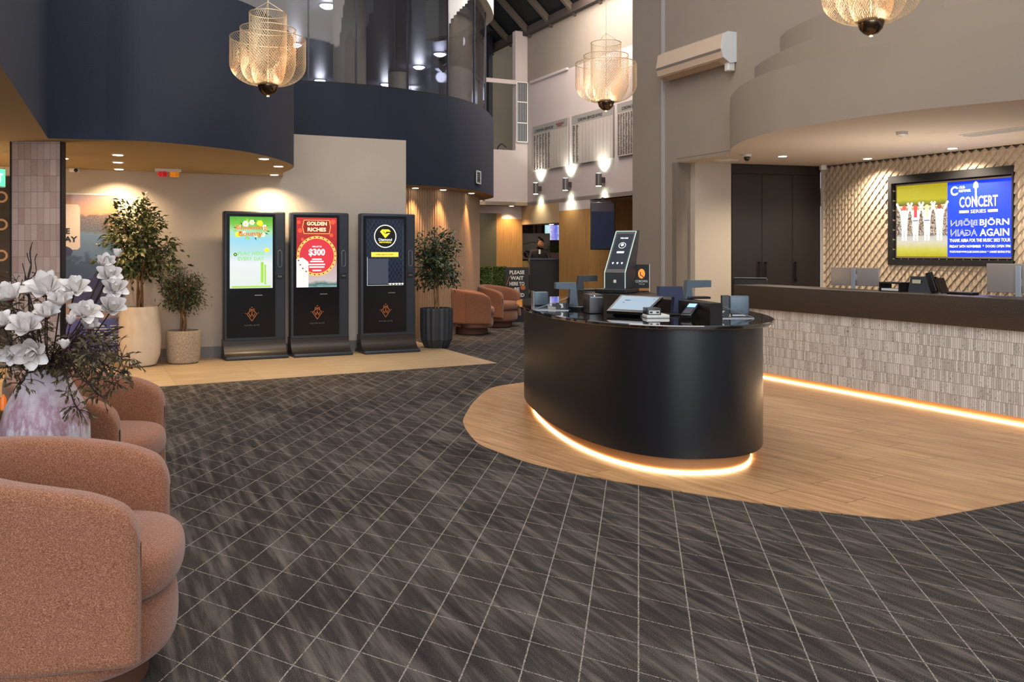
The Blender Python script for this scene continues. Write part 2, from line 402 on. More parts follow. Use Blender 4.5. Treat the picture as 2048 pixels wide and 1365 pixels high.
M_carpet = carpet_mat(); M_oak = wood_mat(); M_stone = stone_tile_mat(); M_pink = pink_tile_mat(); M_finger = finger_tile_mat()
M_fabric = fabric_mat(); M_vase = vase_mat()
M_navy = mat('navy_paint', '#121e33', .7, bump=(160, .15))
M_beige = mat('beige_wall', '#a2968a', .85, bump=(240, .1))
M_taupe = mat('taupe_wall', '#8f8379', .85, bump=(240, .1), noise=(2.5, '#948779', .2))
M_canopy = mat('canopy_paint', '#8c8073', .85, bump=(240, .1))
M_ceil = mat('soffit_paint', '#a8936c', .85)
M_soffit = mat('reception_soffit', '#d0c2b1', .85)
M_white = mat('white_wall', '#bfb0ab', .85)
M_black = mat('black_satin', '#101012', .35)
M_blackm = mat('black_matt', '#141416', .65)
M_gloss = mat('black_gloss', '#060709', .08, coat=.6)
M_char = mat('charcoal_metal', '#2d3642', .42, .1)
M_steel = mat('brushed_steel', '#9a9a9c', .35, .9)
M_whitep = mat('white_plastic', '#d8d6d0', .35)
M_timber = grain_mat('timber_panel', '#8f6233', '#bb8a4f', ax=tuple(V+U))
M_brass = mat('brass', '#b08d5c', .3, .9)
M_green = mat('leaf_green', '#34461f', .5, noise=(14, '#5c6b31', .2))
# ================================================================== setting
def poly2(*p): return [Vector((q[0], q[1])) for q in p]
# floor
struct(B().box(-12, 12, -4, 30, -.12, 0).make('floor', M_carpet))
WP = [onz(*p) for p in [(1051,765),(986,776),(953,799),(930,832),(928,852),(953,885.5),(993,904),(1053,925),(1119,942),(1209,960),(1352,983),(1490,1004),(1647,1025),(1780,1038.5),(1829,1042.7)]]
wc = [Vector((p[0], p[1])) for p in catmull([(3.2, 11.9, 0), (2.2, 11.2, 0), (1.2, 10.7, 0), (.6, 10.25, 0)]+WP, 6)]
e = Vector((2.09, 4.67))+Vector((U.x, U.y))*4.2
struct(B().prism(wc+[e, e+Vector((-.4305, .9026))*8.0], 0, .004).make('floor', M_oak))
tc_ = onz(994, 727); td = (onz(322, 774)-tc_).normalized()
struct(B().prism(poly2(tc_, tc_+td*9, tc_+td*9+V*3.6, tc_+V*3.2), 0, .003).make('floor', M_stone))

# kiosk wall
W0 = Vector((-4.017, 11.78, 0))
def wallpt(px): return isect(px, W0, U)
WE = wallpt(812)
WL = W0-U*6.5
back = V*.14
M_plaster = mat('plaster_wall', '#b8ada1', .85, bump=(30, .12), noise=(1.6, '#c3b8ac', .25))
struct(B().prism(poly2(WL, WE, WE+back, WL+back), 0, 3.0).make('wall_back', M_plaster))
bb = -V*.015
struct(B().prism(poly2(WL, WE, WE+bb, WL+bb), .003, .15).make('baseboard_back', mat('grey_skirting', '#75726f', .5)))

# navy bulkhead over the entrance (near block) with warm soffit
SZ = 2.415
c1 = [onz(*p, SZ) for p in [(96,277),(200,279.5),(293,282.7),(410,293),(498,304.7),(557,319),(586,331),(583,338),(566,346)]]
c1 = catmull([Vector((p[0], p[1])) for p in c1], 8)
near = onz(0, 130, SZ)
dn = (Vector((near[0], near[1]))-c1[0]).normalized()
wl = wallpt(566)
out = poly2((-10, 3.4), c1[0]+dn*5.2)+c1+poly2(wl, WL)
struct(B().prism(out, SZ, 3.93, 0, top=0, bot=1).make('wall_navy', [M_navy, M_ceil]))

# navy bulkhead of the upper gallery (far block)
c2w = [onz(*p, 3.85) for p in [(592,163),(671,167),(710,170),(783,177),(866,189),(922,200),(964,216),(986,237)]]
c2 = poly2((-6.2, 11.75), *c2w)+poly2((-.42, 17.3), (-.8, 18.2), (-1.6, 18.9))
c2 = [c2[0]]+catmull(c2[1:], 8)
struct(B().prism(c2+poly2((-6.2, 18.9)), SZ, 3.85, 0, top=0, bot=1).make('wall_gallery', [M_navy, M_ceil]))
# batten wall below it
def inset(P, d): return offset_curve(P, d)
cb = inset(c2, .34)
def resample(P, step):
    out = [P[0]]; acc = 0
    for a, b in zip(P, P[1:]):
        L = (b-a).length; t = step-acc
        while t <= L: out.append(a+(b-a)*(t/L)); t += step
        acc = (acc+L) % step
    return out
cb = [p+Vector((.05, .35)) for p in cb if p[0] > -2.9]
rs = resample(cb, .0125); pr = offset_curve(rs, -.02); prof = []
for i, p in enumerate(rs):
    prof.append(pr[i] if (i//2) % 2 == 0 else p)
b = B(); n = len(prof)
b.add([(p[0], p[1], .0) for p in prof]+[(p[0], p[1], SZ) for p in prof], [(i, i+1, n+i+1, n+i) for i in range(n-1)])
M_batten = mat('batten_timber', '#a58468', .6, noise=(20, '#b59678', .3, (1, 1, .03)))
struct(b.make('wall_batten', M_batten))
# upper gallery: glass, fascia, ceiling, columns, dark partition
cg = inset(c2, .14)
glassm = glass_mat('gallery_glass', '#d8dae6', tr=.86)
ZG = 5.8
n = len(cg)
g = B(); g.add([(p[0], p[1], 3.85) for p in cg]+[(p[0], p[1], ZG) for p in cg], [(i, i+1, n+i+1, n+i) for i in range(n-1)])
struct(g.make('window_1', glassm))
jb = B()
for px in (614, 710, 815, 897, 950, 973):
    k = nearest(cg, px); best = cg[k]; tdir = (cg[min(k+1, n-1)]-cg[k-1]).normalized()
    M = Matrix.Translation((best[0], best[1], 0)) @ Matrix.Rotation(math.atan2(tdir.y, tdir.x), 4, 'Z')
    jb.box(-.012, .012, -.015, .015, 3.85, ZG, M=M)
struct(jb.make('trim_1', mat('glass_joint', '#3a3b44', .3, .3)))
cap = B().strip(inset(c2, .02)[1:], 3.85, 3.875, .16)
struct(cap.make('trim_2', M_blackm))
fo = c2[1:]
struct(B().strip(fo, ZG, 6.9, .3).make('wall_fascia', mat('fascia_cream', '#a89f90', .7)))
gal = poly2((-9, 12.2), (-3.3, 13.2))+[p for p in inset(c2, .3) if p[0] > -3.2]+poly2((-.35, 21.3), (-3.3, 27.9), (-3.3, 31), (-14, 31))
struct(B().prism(gal, 6.6, 6.7).make('ceiling', mat('gallery_ceiling', '#5e5c68', .38, .0, spec=.8)))
pw = [Vector((-3.9, 28.7)), Vector((-3.04, 27.05)), Vector((-1.70, 24.06)), Vector((-.55, 21.37))]
struct(B().strip(pw, 3.0, 6.6, .1).make('wall_partition', mat('dark_partition', '#2c2b33', .12)))
struct(B().box(-14, -3.7, 28.9, 29.1, 3.0, 6.6).make('wall_far', mat('gallery_back', '#4c4952', .5)))
M_col = mat('column_paint', '#9c9480', .7)
for x, y, r, nm in ((-2.87, 15.9, .29, 1), (-1.27, 21.9, .29, 2), (-3.32, 26.3, .3, 3)):
    struct(B().lathe([(r, 3.0), (r, 6.6)], 32, (x, y, 0)).make('wall_column', M_col, smooth='auto'))

# hall beyond: wall with honour boards (along V), front wall (along U)
H0 = Vector((.346, 20.1, 0))
def hallpt(px): return isect(px, H0, -V)
def frontpt(px, d=0.): return isect(px, H0+V*d, U)
rightb = U*.18
HE = H0-V*6.2
M_hall = M_white
struct(B().prism(poly2(H0, HE, HE+rightb, H0+rightb), SZ, 5.14).make('wall_hall', M_hall))
struct(B().prism(poly2(H0, HE, HE+rightb, H0+rightb), 5.14, 6.35).make('wall_hall', M_taupe))
ta, tb_ = hallpt(1063), hallpt(1137)
struct(B().prism(poly2(ta, tb_, tb_-U*.05, ta-U*.05), 5.12, 5.16).make('trim_3', M_white))
fa, fb, fc = frontpt(970), frontpt(1031), H0+rightb
bk = V*.15
fr = B().prism(poly2(fa, fb, fb+bk, fa+bk), SZ, 3.64).prism(poly2(fb, fc, fc+bk, fb+bk), SZ, 6.3)
struct(fr.make('wall_front', M_hall))
fa2, fb2 = frontpt(960, 1.9), frontpt(1056, 1.9)
struct(B().prism(poly2(fa2, fb2, fb2+bk, fa2+bk), 3.0, 7.2).make('wall_landing', mat('landing_wall', '#8d8270', .8)))
struct(B().prism(poly2(fa, fb, fb+bk-V*.2, fa+bk-V*.2), 5.10, 5.19).make('trim_4', M_white))
# white framed window beside the landing
wi = B(); wf = B()
o = frontpt(1032)-V*.03; e_ = frontpt(1053)-V*.03; L = (e_-o).length
zs = [zat(283, 19.9), zat(245, 19.9), zat(203, 19.9), zat(163, 19.9)]
for zz in zs: wf.rect(0, L, zz-.012, zz+.012, o, U, Z, .02)
for xx in (0, L): wf.rect(xx-.012, xx+.012, zs[0], zs[3], o, U, Z, .02)
wi.rect(0, L, zs[0], zs[3], o, U, Z, .005)
fo_ = struct(wi.make('window_2', mat('grey_glass', '#55565a', .1)))
for k in range(1, 6): wf.rect(L*k/6-.003, L*k/6+.003, zs[0], zs[3], o, U, Z, .012)
wf.make('window_frame', M_whitep, fo_)
# roof with rafters above the hall
E0, E1 = H0+V*5, H0-V*6.2
up = -U*4+Z*3.7
rb = B().add([E0+Z*6.35, E1+Z*6.35, E1+Z*6.35+up, E0+Z*6.35+up], [(0, 1, 2, 3)])
M_roof = mat('roof_lining', '#0d0c0d', .9)
struct(rb.make('ceiling', M_roof))
rf = B()
for k in range(12):
    a = E0-V*(k*1.0+.2)+Z*6.30; q = [a, a+V*.09, a+V*.09+up, a+up]; q2 = [p-Vector((0, 0, .16)) for p in q]
    rf.add(q+q2, [(0, 1, 2, 3), (4, 7, 6, 5), (0, 4, 5, 1), (1, 5, 6, 2), (3, 2, 6, 7), (0, 3, 7, 4)])
struct(rf.make('trim_5', mat('rafter_timber', '#55493e', .7)))
rp = E0-V*6.0+Z*6.28
struct(B().add([rp+up*.42, rp-V*.9+up*.42, rp-V*.9+up*.6, rp+up*.6], [(0, 1, 2, 3)]).make('trim_6', mat('red_brown_lining', '#6d3a2c', .8)))
struct(B().prism(poly2(E0, E1, E1-U*.12, E0-U*.12), 6.2, 6.36).make('trim_7', mat('eave_beam', '#3b302a', .7)))

# lower hall
struct(B().prism(poly2(frontpt(940), H0, HE, HE+U*6, H0+U*6+V*9, frontpt(940)+V*9), SZ, SZ+.08).make('ceiling', mat('hall_soffit', '#b39a78', .8)))
P1, P2, P3, P4 = (frontpt(q, .3) for q in (930, 958, 993, 1003)); P5 = H0+V*.3
def pan(a, b_, z0, z1, nm, m, d=.1, parent=None):
    return struct(B().prism(poly2(a, b_, b_+V*d, a+V*d), z0, z1).make(nm, m, parent))
pan(frontpt(900, .3), P2, 0, SZ, 'wall_door_side', M_timber)
dr = pan(P2, P3, 0, 2.25, 'door_1', mat('olive_door_glass', '#5d5845', .15), .04)
pan(P2, P4, 2.25, SZ, 'wall_over_door', M_hall)
pan(P3, P4, 0, 2.25, 'trim_8', M_timber, .12)
pan(P4, P5+U*.02, 0, 2.13, 'wall_panel', M_timber)
pan(P4, P5+U*.02, 2.13, SZ, 'wall_over_panel', M_hall)
pan(P4-V*.012, P5+U*.02-V*.012, .93, .95, 'trim_9', M_timber, .01)
# header and timber pier in the board wall
h1, h2, h3 = hallpt(1118), hallpt(1179), hallpt(1290)
struct(B().prism(poly2(H0+V*.3, h1, h1+U*.5, H0+V*.3+U*.5), 2.0, SZ).make('wall_header', mat('header_paint', '#b0906a', .8)))
struct(B().prism(poly2(h1, h2, h2+U*.5, h1+U*.5), 0, 2.24).make('wall_pier', M_timber))
struct(B().prism(poly2(h1, h2, h2+U*.5, h1+U*.5), 2.24, SZ).make('wall_pier', M_hall))
rc = U*1.3
struct(B().prism(poly2(h2+rc, h3-V*1+rc, h3-V*1+rc+rightb, h2+rc+rightb), 0, 2.05).make('wall_recess', M_timber))
struct(B().prism(poly2(h2+rc, h3-V*1+rc, h3-V*1+rc+rightb, h2+rc+rightb), 2.05, SZ).make('wall_recess', M_hall))
struct(B().prism(poly2(h2+U*.5, h2+rc, h2+rc+V*.1, h2+U*.5+V*.1), 0, SZ).make('wall_recess', M_timber))
# dining room seen through the opening
Q = at(1030, 500, 25.0); Q2 = at(1135, 500, 25.0)
rw = B().box(Q[0], Q2[0]+.6, 25.0, 25.1, 0, SZ)
struct(rw.make('wall_dining', mat('dining_wall', '#4a382c', .7)))
pw_ = B().box(at(1066, 0, 24.9)[0], at(1071, 0, 24.9)[0], 24.9, 25.0, 0, SZ).box(at(1074, 0, 24.9)[0], at(1083, 0, 24.9)[0], 24.9, 25.0, 0, SZ)
struct(pw_.make('trim_10', mat('dining_pilaster', '#98705a', .7)))

# reception side: tall wall (along V) with the air conditioner
A0 = Vector((2.217, 12.13, 0))
def acpt(px): return isect(px, A0, -V)
AL = acpt(1265); AR = A0-V*9.5; CZ = 2.6
struct(B().prism(poly2(AL, A0, A0+U*.25, AL+U*.25), 0, 7.2).make('wall_right', M_taupe))
struct(B().prism(poly2(A0, AR, AR+U*.25, A0+U*.25), CZ+.05, 7.2).make('wall_right', M_taupe))
c = acpt(1328)
struct(B().prism(poly2(c+V*.02, c-V*.025, c-V*.025-U*.035, c+V*.02-U*.035), .004, 7.2).make('trim_11', mat('grey_conduit', '#a8a5a2', .5)))
# stepped canopy
def tier(pts, z, first, ext, z0, z1, nm, close=None):
    P = [first]+[onz(px, py, z) for px, py in pts]
    P = catmull([Vector((p[0], p[1])) for p in P], 8)+poly2(*ext)
    if not close:
        q2 = []
        for p in P:
            d = (p.x-A0.x)*U.x+(p.y-A0.y)*U.y; q2.append(p-Vector((U.x, U.y))*max(0, d-.04))
        P = q2
    end = A0-V*9.3
    return struct(B().prism(P+(close or poly2(end, end+U*.1, first+U*.1)), z0, z1, 0, bot=1).make(nm, [M_canopy, M_soffit]))
tier([(1464,296),(1490,281),(1537,266.6),(1592,255.7),(1665,243),(1775,227),(1884,214.8),(2048,199)], CZ, acpt(1460), [(4.6, 6.66), (5.3, 6.2), (6.0, 5.0)], CZ, 3.22, 'wall_canopy', poly2(A0-V*9.3, A0-V*9.3+U*5, Vector((4.38, 12.7, 0))+U*1+V*.6, A0+U*1+V*1.2, A0+V*.02+U*.004, acpt(1460)+U*.004))
tier([(1525,123),(1559,104),(1610,84),(1702,55),(1811,33),(1921,9)], 3.59, acpt(1509), [(4.6, 7.45), (5.3, 6.8)], 3.22, 3.59, 'wall_canopy')
tier([(1577,60),(1610,42),(1647,27),(1700,10),(1800,-12),(1950,-35)], 3.86, acpt(1560), [(4.9, 7.6), (5.6, 6.6)], 3.59, 3.86, 'wall_canopy')
CC = Vector((4.38, 12.7, 0)); PR = Vector((2.99, 12.28, 0))
M_pier = mat('cream_pier', '#b3a898', .8)
struct(B().prism(poly2(A0+Vector((.25, .0, 0)), PR, PR+V*.4, A0+U*.25+V*.5), 0, CZ).make('wall_reception_pier', M_pier))
struct(B().prism(poly2(A0, A0+U*.26, A0+U*.26+V*.1, A0+V*.1), 0, CZ).make('wall_reception_pier', M_pier))

# feature wall of overlapping scales
FE = CC-V*7.0
struct(B().prism(poly2(CC+U*.125, FE+U*.125, FE+U*.25, CC+U*.25), 0, CZ).make('wall_feature', M_pier))
s0 = ((isect(1790, CC, -V))-CC).length; TVW, TVZ0, TVZ1 = 1.60, 1.335, 2.235
cw, chh, dp = .112, .125, .022
sc = B()
def hp(s, z, h): return CC-V*s+Z*z-U*h
for r in range(int(CZ/(chh/2))+1):
    z = CZ-r*chh/2
    for k in range(int(7/cw)):
        s = k*cw+(cw/2 if r % 2 else 0)+.06
        if s0 < s+cw/2 and s-cw/2 < s0+TVW and TVZ0 < z and z-chh < TVZ1: continue
        tp, bt = z+.02, z-chh*.98
        zt = min(tp, CZ); zb = max(bt, 0); mid = (z-chh*.35)
        if mid < .02: continue
        a, l, rr, d_ = hp(s, zt, -.005), hp(s-cw/2, mid, 0), hp(s+cw/2, mid, 0), hp(s, zb, dp*1.5)
        cm = hp(s, mid, dp*.85)
        e1, e2, e3 = hp(s-cw/2, mid, -.03), hp(s, zb, -.03), hp(s+cw/2, mid, -.03)
        sc.add([a, l, d_, rr, cm, e1, e2, e3], [(0, 1, 4), (1, 2, 4), (2, 3, 4), (3, 0, 4), (1, 5, 6, 2), (2, 6, 7, 3)])
for sa_, sb_, za_, zb_ in ((s0-.2, s0-.08, TVZ0-.2, TVZ1+.2), (s0+TVW+.045, s0+TVW+.17, TVZ0-.2, TVZ1+.2), (s0-.1, s0+TVW+.1, TVZ0-.2, TVZ0-.1), (s0-.1, s0+TVW+.1, TVZ1+.12, TVZ1+.2)):
    sc.add([hp(sa_, za_, -.006), hp(sb_, za_, -.006), hp(sb_, zb_, -.006), hp(sa_, zb_, -.006)], [(0, 1, 2, 3)])
struct(sc.make('wall_scales', mat('scale_relief', '#b5a48e', .65)))
struct(B().prism(poly2(CC-U*.03, CC-U*.03-V*.05, CC+U*.03-V*.05, CC+U*.03), 0, CZ).make('trim_12', mat('cream_trim', '#c9bdae', .6)))

# back of the deep left side: dark wall art panel lives on wall_back; low side wall
struct(B().box(-10.2, -10, 3.4, 12, 0, SZ).make('wall_left', M_plaster))
# ================================================================== furniture
M_seam = mat('fabric_seam', '#7a4836', .9)
M_plinth = mat('plinth_brown', '#5a3829', .7)
def make_chair(label, group=None):
    t = thing('tub_chair', label, 'armchair', group=group)
    # shell: U-shaped upholstered wall
    path = []
    Rr = .345; xa = .23
    for i in range(5): path.append((xa-i*(xa-.02)/4, -Rr))
    for i in range(1, 16):
        a = -math.pi/2-math.pi*i/16; path.append((.02+.365*math.cos(a), Rr*math.sin(a)))
    for i in range(5): path.append((.02+i*(xa-.02)/4, Rr))
    P = [Vector(p) for p in path]; n = len(P)
    b = B(); K = 20
    rings = []
    for i, p in enumerate(P):
        tt = (P[min(i+1, n-1)]-P[max(i-1, 0)]).normalized(); nn = Vector((tt.y, -tt.x))      # outward
        u = i/(n-1); bk = max(0, math.sin(math.pi*u))**1.5
        zt = .685+.095*bk-.03*max(0, 1-min(i, n-1-i)/1.6)
        ring = []
        for k in range(K):
            q = 2*math.pi*k/K; cx = math.copysign(abs(math.cos(q))**.45, math.cos(q)); sx = math.copysign(abs(math.sin(q))**.28, math.sin(q))
            zc = (zt+.185)/2; hz = (zt-.185)/2; z = zc+hz*sx
            th = .062 if z > .5 else .062
            fl = .02*math.sin(math.pi*min(1, max(0, (z-.1)/(zt-.1))))-.035*max(0, (.3-z)/.2)
            ring.append((p.x+nn.x*(cx*th+fl), p.y+nn.y*(cx*th+fl), z))
        rings.append((ring, tt, zt))
    # rounded arm ends
    def endcap(ring, tt, sgn):
        out = []
        c0 = Vector((sum(r[0] for r in ring)/K, sum(r[1] for r in ring)/K))
        for s_, sc_, kz in ((.022, .93, .03), (.038, .72, .07), (.045, .42, .11), (.047, .14, .13)):
            rr = []
            zc = sum(r[2] for r in ring)/K
            for x, y, z in ring:
                d = Vector((x, y))-c0; zz = z-kz*max(0, (z-.185)/.5)**2
                q = c0+d*sc_+tt*sgn*s_; rr.append((q.x, q.y, zz))
            out.append(rr)
        return out
    allr = endcap(rings[0][0], rings[0][1], -1)[::-1]+[r[0] for r in rings]+endcap(rings[-1][0], rings[-1][1], 1)
    vs = [v for r in allr for v in r]; m = len(allr)
    b.add(vs, [(j*K+k, j*K+(k+1) % K, (j+1)*K+(k+1) % K, (j+1)*K+k) for j in range(m-1) for k in range(K)]+[tuple(range(K)), tuple((m-1)*K+K-1-k for k in range(K))])
    b.make('shell', M_fabric, t, smooth=True, sub=1)
    # seat base and cushion (D-shaped plan)
    def dshape(front, half, back, pw_c=.85, ps=.75):
        out = [(back, -half), (back, half)]
        for i in range(13):
            a = math.pi/2-math.pi*i/12; out.append((.03+(front-.03)*max(0, math.cos(a))**pw_c, half*math.copysign(abs(math.sin(a))**ps, math.sin(a))))
        return out
    def pad(name, front, half, back, z0, z1, rad, puff, pc=.85, ps=.75):
        D = dshape(front, half, back, pc, ps); bb_ = B(); prof = [(rad*1.2, z0), (rad*.35, z0+rad*.3), (0, z0+rad), (0, z1-rad), (rad*.35, z1-rad*.3), (rad*1.3, z1), ]
        cx, cy = .12, 0
        vs = []
        for ins, z in prof:
            for x, y in D:
                d = Vector((x-cx, y-cy)); L = d.length; q = d*((L-ins)/L); vs.append((cx+q.x, cy+q.y, z))
        N_ = len(D); fs = [(j*N_+i, j*N_+(i+1) % N_, (j+1)*N_+(i+1) % N_, (j+1)*N_+i) for j in range(len(prof)-1) for i in range(N_)]
        vs += [(cx, cy, z1+puff), (cx, cy, z0)]; a0 = (len(prof)-1)*N_; ci = len(vs)-2
        fs += [(a0+i, a0+(i+1) % N_, ci) for i in range(N_)]+[((i+1) % N_, i, ci+1) for i in range(N_)]
        bb_.add([(v[0], -v[1], v[2]) for v in vs], [f for f in fs]); return bb_.make(name, M_fabric, t, smooth=True, sub=2)
    pad('seat_base', .345, .37, -.2, .11, .315, .045, 0, .95, .95)
    pad('seat_cushion', .365, .35, -.2, .315, .475, .05, .02)
    b = B().lathe([(.25, 0.004), (.27, .01), (.27, .13)], 32, (-.02, 0, 0)); b.make('plinth', M_plinth, t, smooth='auto')
    for a in (math.pi*.62, math.pi*1.38):
        b = B()
        pts = []
        for k in range(12):
            z = .21+.50*k/11; fl = .02*math.sin(math.pi*(z-.1)/.62)-.035*max(0, (.3-z)/.2)
            pts.append((.02+(.365+.0625+fl)*math.cos(a), (Rr+.0625+fl)*math.sin(a), z))
        b.tube(pts, .0025, 5); b.make('seam', M_seam, t)
    return t
def place(o, x, y, a): o.location = (x, y, 0); o.rotation_euler = (0, 0, R(a)); return o
ch = make_chair('terracotta tub armchair nearest the camera, cut by the left edge of the photo')
place(ch, -1.45, 2.93, 14)
dup(ch, (-2.19, 4.66, 0), R(4), 'terracotta tub armchair just beyond the white magnolia vase')
dup(ch, (-.66, 15.3, 0), R(6), 'orange tub armchair half hidden behind the ficus in the fluted dark pot')
dup(ch, (-.25, 16.75, 0), R(-28), 'orange tub armchair in front of the dark please wait sign')

# side table with vase
t = thing('side_table', 'small round dark side table under the magnolia vase between two armchairs', 'table', (-2.0, 3.80, 0))
B().lathe([(.26, .475), (.27, .48), (.27, .495), (.265, .5)], 40).make('table_top', M_blackm, t, smooth='auto')
B().lathe([(.028, .02), (.028, .475)], 16).make('leg', M_black, t, smooth='auto')
B().lathe([(.18, 0), (.18, .012), (.03, .022)], 32).make('base', M_black, t, smooth='auto')
vx, vy = -1.97, 3.80
vz = B().lathe([(.115, 0), (.155, .03), (.174, .10), (.172, .17), (.152, .25), (.118, .32), (.088, .37), (.074, .395), (.076, .408), (.066, .408), (.06, .38)], 48, (0, 0, 0))
o = vz.make('vase', M_vase, None, smooth=True, loc=(vx, vy, .5)); tag(o, 'white ceramic vase with mauve drip glaze holding the magnolias', 'vase')
cnd = thing('candle_holder', 'slim brass candle holder at the left of the magnolia vase', 'candle holder', (-2.17, 3.84, .5))
B().lathe([(.03, 0), (.03, .01), (.014, .02), (.014, .2), (.024, .215), (.024, .225)], 20).make('stem', M_brass, cnd, smooth='auto')
B().lathe([(.012, .225), (.012, .27), (.002, .29)], 12).make('candle', mat('amber_wax', '#c8641c', .4, emit=.6), cnd, smooth='auto')

# magnolias
M_petal = mat('magnolia_petal', '#c2b9b4', .6, noise=(12, '#e9e4df', .18)); M_core = mat('magnolia_core', '#5a1620', .6)
M_twig = mat('dark_twig', '#2a1d18', .8); M_moss = mat('olive_leaf', '#3a321d', .7, noise=(20, '#665735', .2))
def petal(b, M, L, wd, cup, curl):
    def f(u, v):
        w_ = wd*(math.sin(math.pi*min(1, v*.9+.07))**.62)
        x = (u-.5)*2*w_; y = L*(v*math.cos(cup*.6)) ; z = L*(.9*v*v*math.sin(cup))+(x*x)/wd*.75-curl*max(0, v-.7)**2*L
        return M @ Vector((x, y, z))
    b.grid(f, 4, 6)
def bloom(size, openness):
    b = B(); n1 = 5
    for ring, (L, cup, off, k) in enumerate(((1., .2+.5*(1-openness), 0, 6), (.9, .75+.3*(1-openness), .5, 4), (.62, 1.2, .2, 3))):
        for i in range(k):
            a = 2*math.pi*(i+off)/k+random.uniform(-.12, .12)
            M = Matrix.Rotation(a, 4, 'Z') @ Matrix.Rotation(cup*.75+random.uniform(-.12, .12), 4, 'X')
            petal(b, M, size*.66*L, size*.225*L, cup, .6*openness)
    return b
def direct(o, d):
    o.rotation_euler = Vector(d).to_track_quat('Z', 'Y').to_euler()
mouth = Vector((vx, vy, .88))
fl = [(91,577,78,3.60,.9,'the large open bloom at the top centre'),(150,577,56,3.62,.8,'the open bloom at the top right of the cluster'),(18,592,62,3.62,.8,'the bloom at the left edge over the dark twigs'),
      (120,604,52,3.55,.5,'the half open bloom just under the top centre one'),(94,628,52,3.50,.6,'the bloom in the middle of the cluster'),(170,626,58,3.60,.9,'the wide open bloom right of the cluster centre'),
      (52,654,66,3.45,.8,'the open bloom left of centre with spread petals'),(3,646,54,3.50,.7,'the lowest bloom at the left edge'),(62,702,66,3.40,.6,'the low bloom hanging over the vase rim'),
      (24,707,44,3.42,.4,'the drooping half open bloom at the lower left'),(128,694,30,3.45,.1,'the small closed bud above the vase shoulder'),(141,645,30,3.52,.1,'the small closed bud left of the wide open bloom'),
      (211,528,40,3.95,.3,'the second bloom from the top of the tall right branch'),(234,511,27,3.98,.1,'the bud at the tip of the tall right branch'),(218,551,46,3.92,.7,'the third bloom down the tall right branch'),
      (229,578,48,3.90,.8,'the fourth bloom down the tall right branch'),(224,616,52,3.85,.6,'the lowest bloom of the tall right branch'),(180,654,38,3.60,.4,'the half open bloom low at the right of the cluster')]
for k, (px, py, sz, Y, op, lb) in enumerate(fl):
    p = at(px, py, Y+.03); size = sz*Y/F
    f_ = thing('magnolia_stem', 'white magnolia in the vase, '+lb, 'flower', mouth, 0, 'white magnolias in the vase')
    q = p-mouth
    d = Vector((q.x*.9, -.28, .30+q.z*.7)).normalized() if px > 30 or py < 650 else Vector((-.5, -.5, .2))
    if px in (62, 24): d = Vector((q.x*2, -.8, -.25)).normalized()
    if py < 560 or px > 210: d = Vector((.35, -.5, .55)).normalized()
    if op < .2: d = Vector((.15, -.15, 1)).normalized()
    bl = bloom(size*1.0, op).make('bloom', M_petal, f_, smooth=True, loc=q-d*size*.15); direct(bl, d)
    co = B().lathe([(.001, -size*.10), (size*.1, -size*.05), (size*.12, size*.03), (size*.05, size*.10)], 10).make('calyx', M_core, f_, smooth=True, loc=q-d*size*.15); direct(co, d)
    mid = q*.5+Vector((q.x*.1, -.02, -.03)); base = Vector((0, 0, -.2))
    B().tube(catmull([base, Vector((q.x*.12, 0, .04)), mid, q-d*size*.2], 5), .0028, 6).make('stem', M_twig, f_, smooth=True)
def leafy(b, p, d, L, wd, mi=0, nrm=None):
    d = d.normalized(); s = d.cross(nrm or Vector((random.uniform(-1, 1), random.uniform(-1, 1), random.uniform(.2, 1)))).normalized(); u_ = s.cross(d)
    a = p; c_ = p+d*L*.5; e_ = p+d*L-u_*L*.12
    b.add([a, c_-s*wd*.5+u_*wd*.18, e_, c_+s*wd*.5+u_*wd*.18, c_], [(0, 4, 1), (1, 4, 2), (0, 3, 4), (4, 3, 2)], mi)
# trailing greenery
gp = [(262,720,3.7),(250,746,3.65),(232,770,3.6),(215,742,3.55),(205,795,3.55),(180,770,3.5),(158,822,3.45),(190,715,3.5),(240,690,3.8),(222,668,3.8),(10,735,3.5),(28,700,3.5),(0,690,3.6),(40,770,3.5),(20,630,3.9),(32,560,3.9),(5,610,3.9),(205,700,3.5),(60,640,3.7)]
for k, (px, py, Y) in enumerate(gp):
    e_ = at(px, py, Y)-mouth; sp = thing('foliage_sprig', 'brown-green leafy sprig trailing out of the magnolia vase', 'foliage', mouth, 0, 'leafy sprigs in the magnolia vase')
    arc = Vector((e_.x*.5, e_.y*.5, max(.06, e_.z*.6+.08)))
    P = catmull([Vector((0, 0, -.12)), Vector((e_.x*.1, e_.y*.1, .03)), arc, e_*.85+Vector((0, 0, .015)), e_], 7)
    b = B().tube(P, [.003]*(len(P)-1)+[.001], 5); lf = B()
    for i in range(6, len(P)):
        for q_ in range(3):
            side = Vector((random.uniform(-1, 1), random.uniform(-1, 1), random.uniform(-1, .8))).normalized()
            tip = P[i]+side*random.uniform(.02, .09)
            if q_ < 2: b.tube([P[i], (P[i]+tip)/2+Vector((0, 0, .006)), tip], .0012, 4)
            leafy(lf, P[i]*.3+tip*.7, side+Vector((0, 0, -.3)), random.uniform(.022, .042), .013)
    lf.make('leaves', M_moss, sp); b.make('stem', M_twig, sp, smooth=True)
tw = thing('twisted_twig', 'bare dark twisted twig rising above the magnolias', 'twig', mouth)
b = B()
def tp(px, py): return at(px, py, 3.72)-mouth
b.tube(catmull([tp(72, 690), tp(60, 640), tp(58, 600), tp(56, 560), tp(62, 530), tp(60, 505), tp(65, 484)], 5), [.0045]*20+[.003]*8+[.0015]*3, 5)
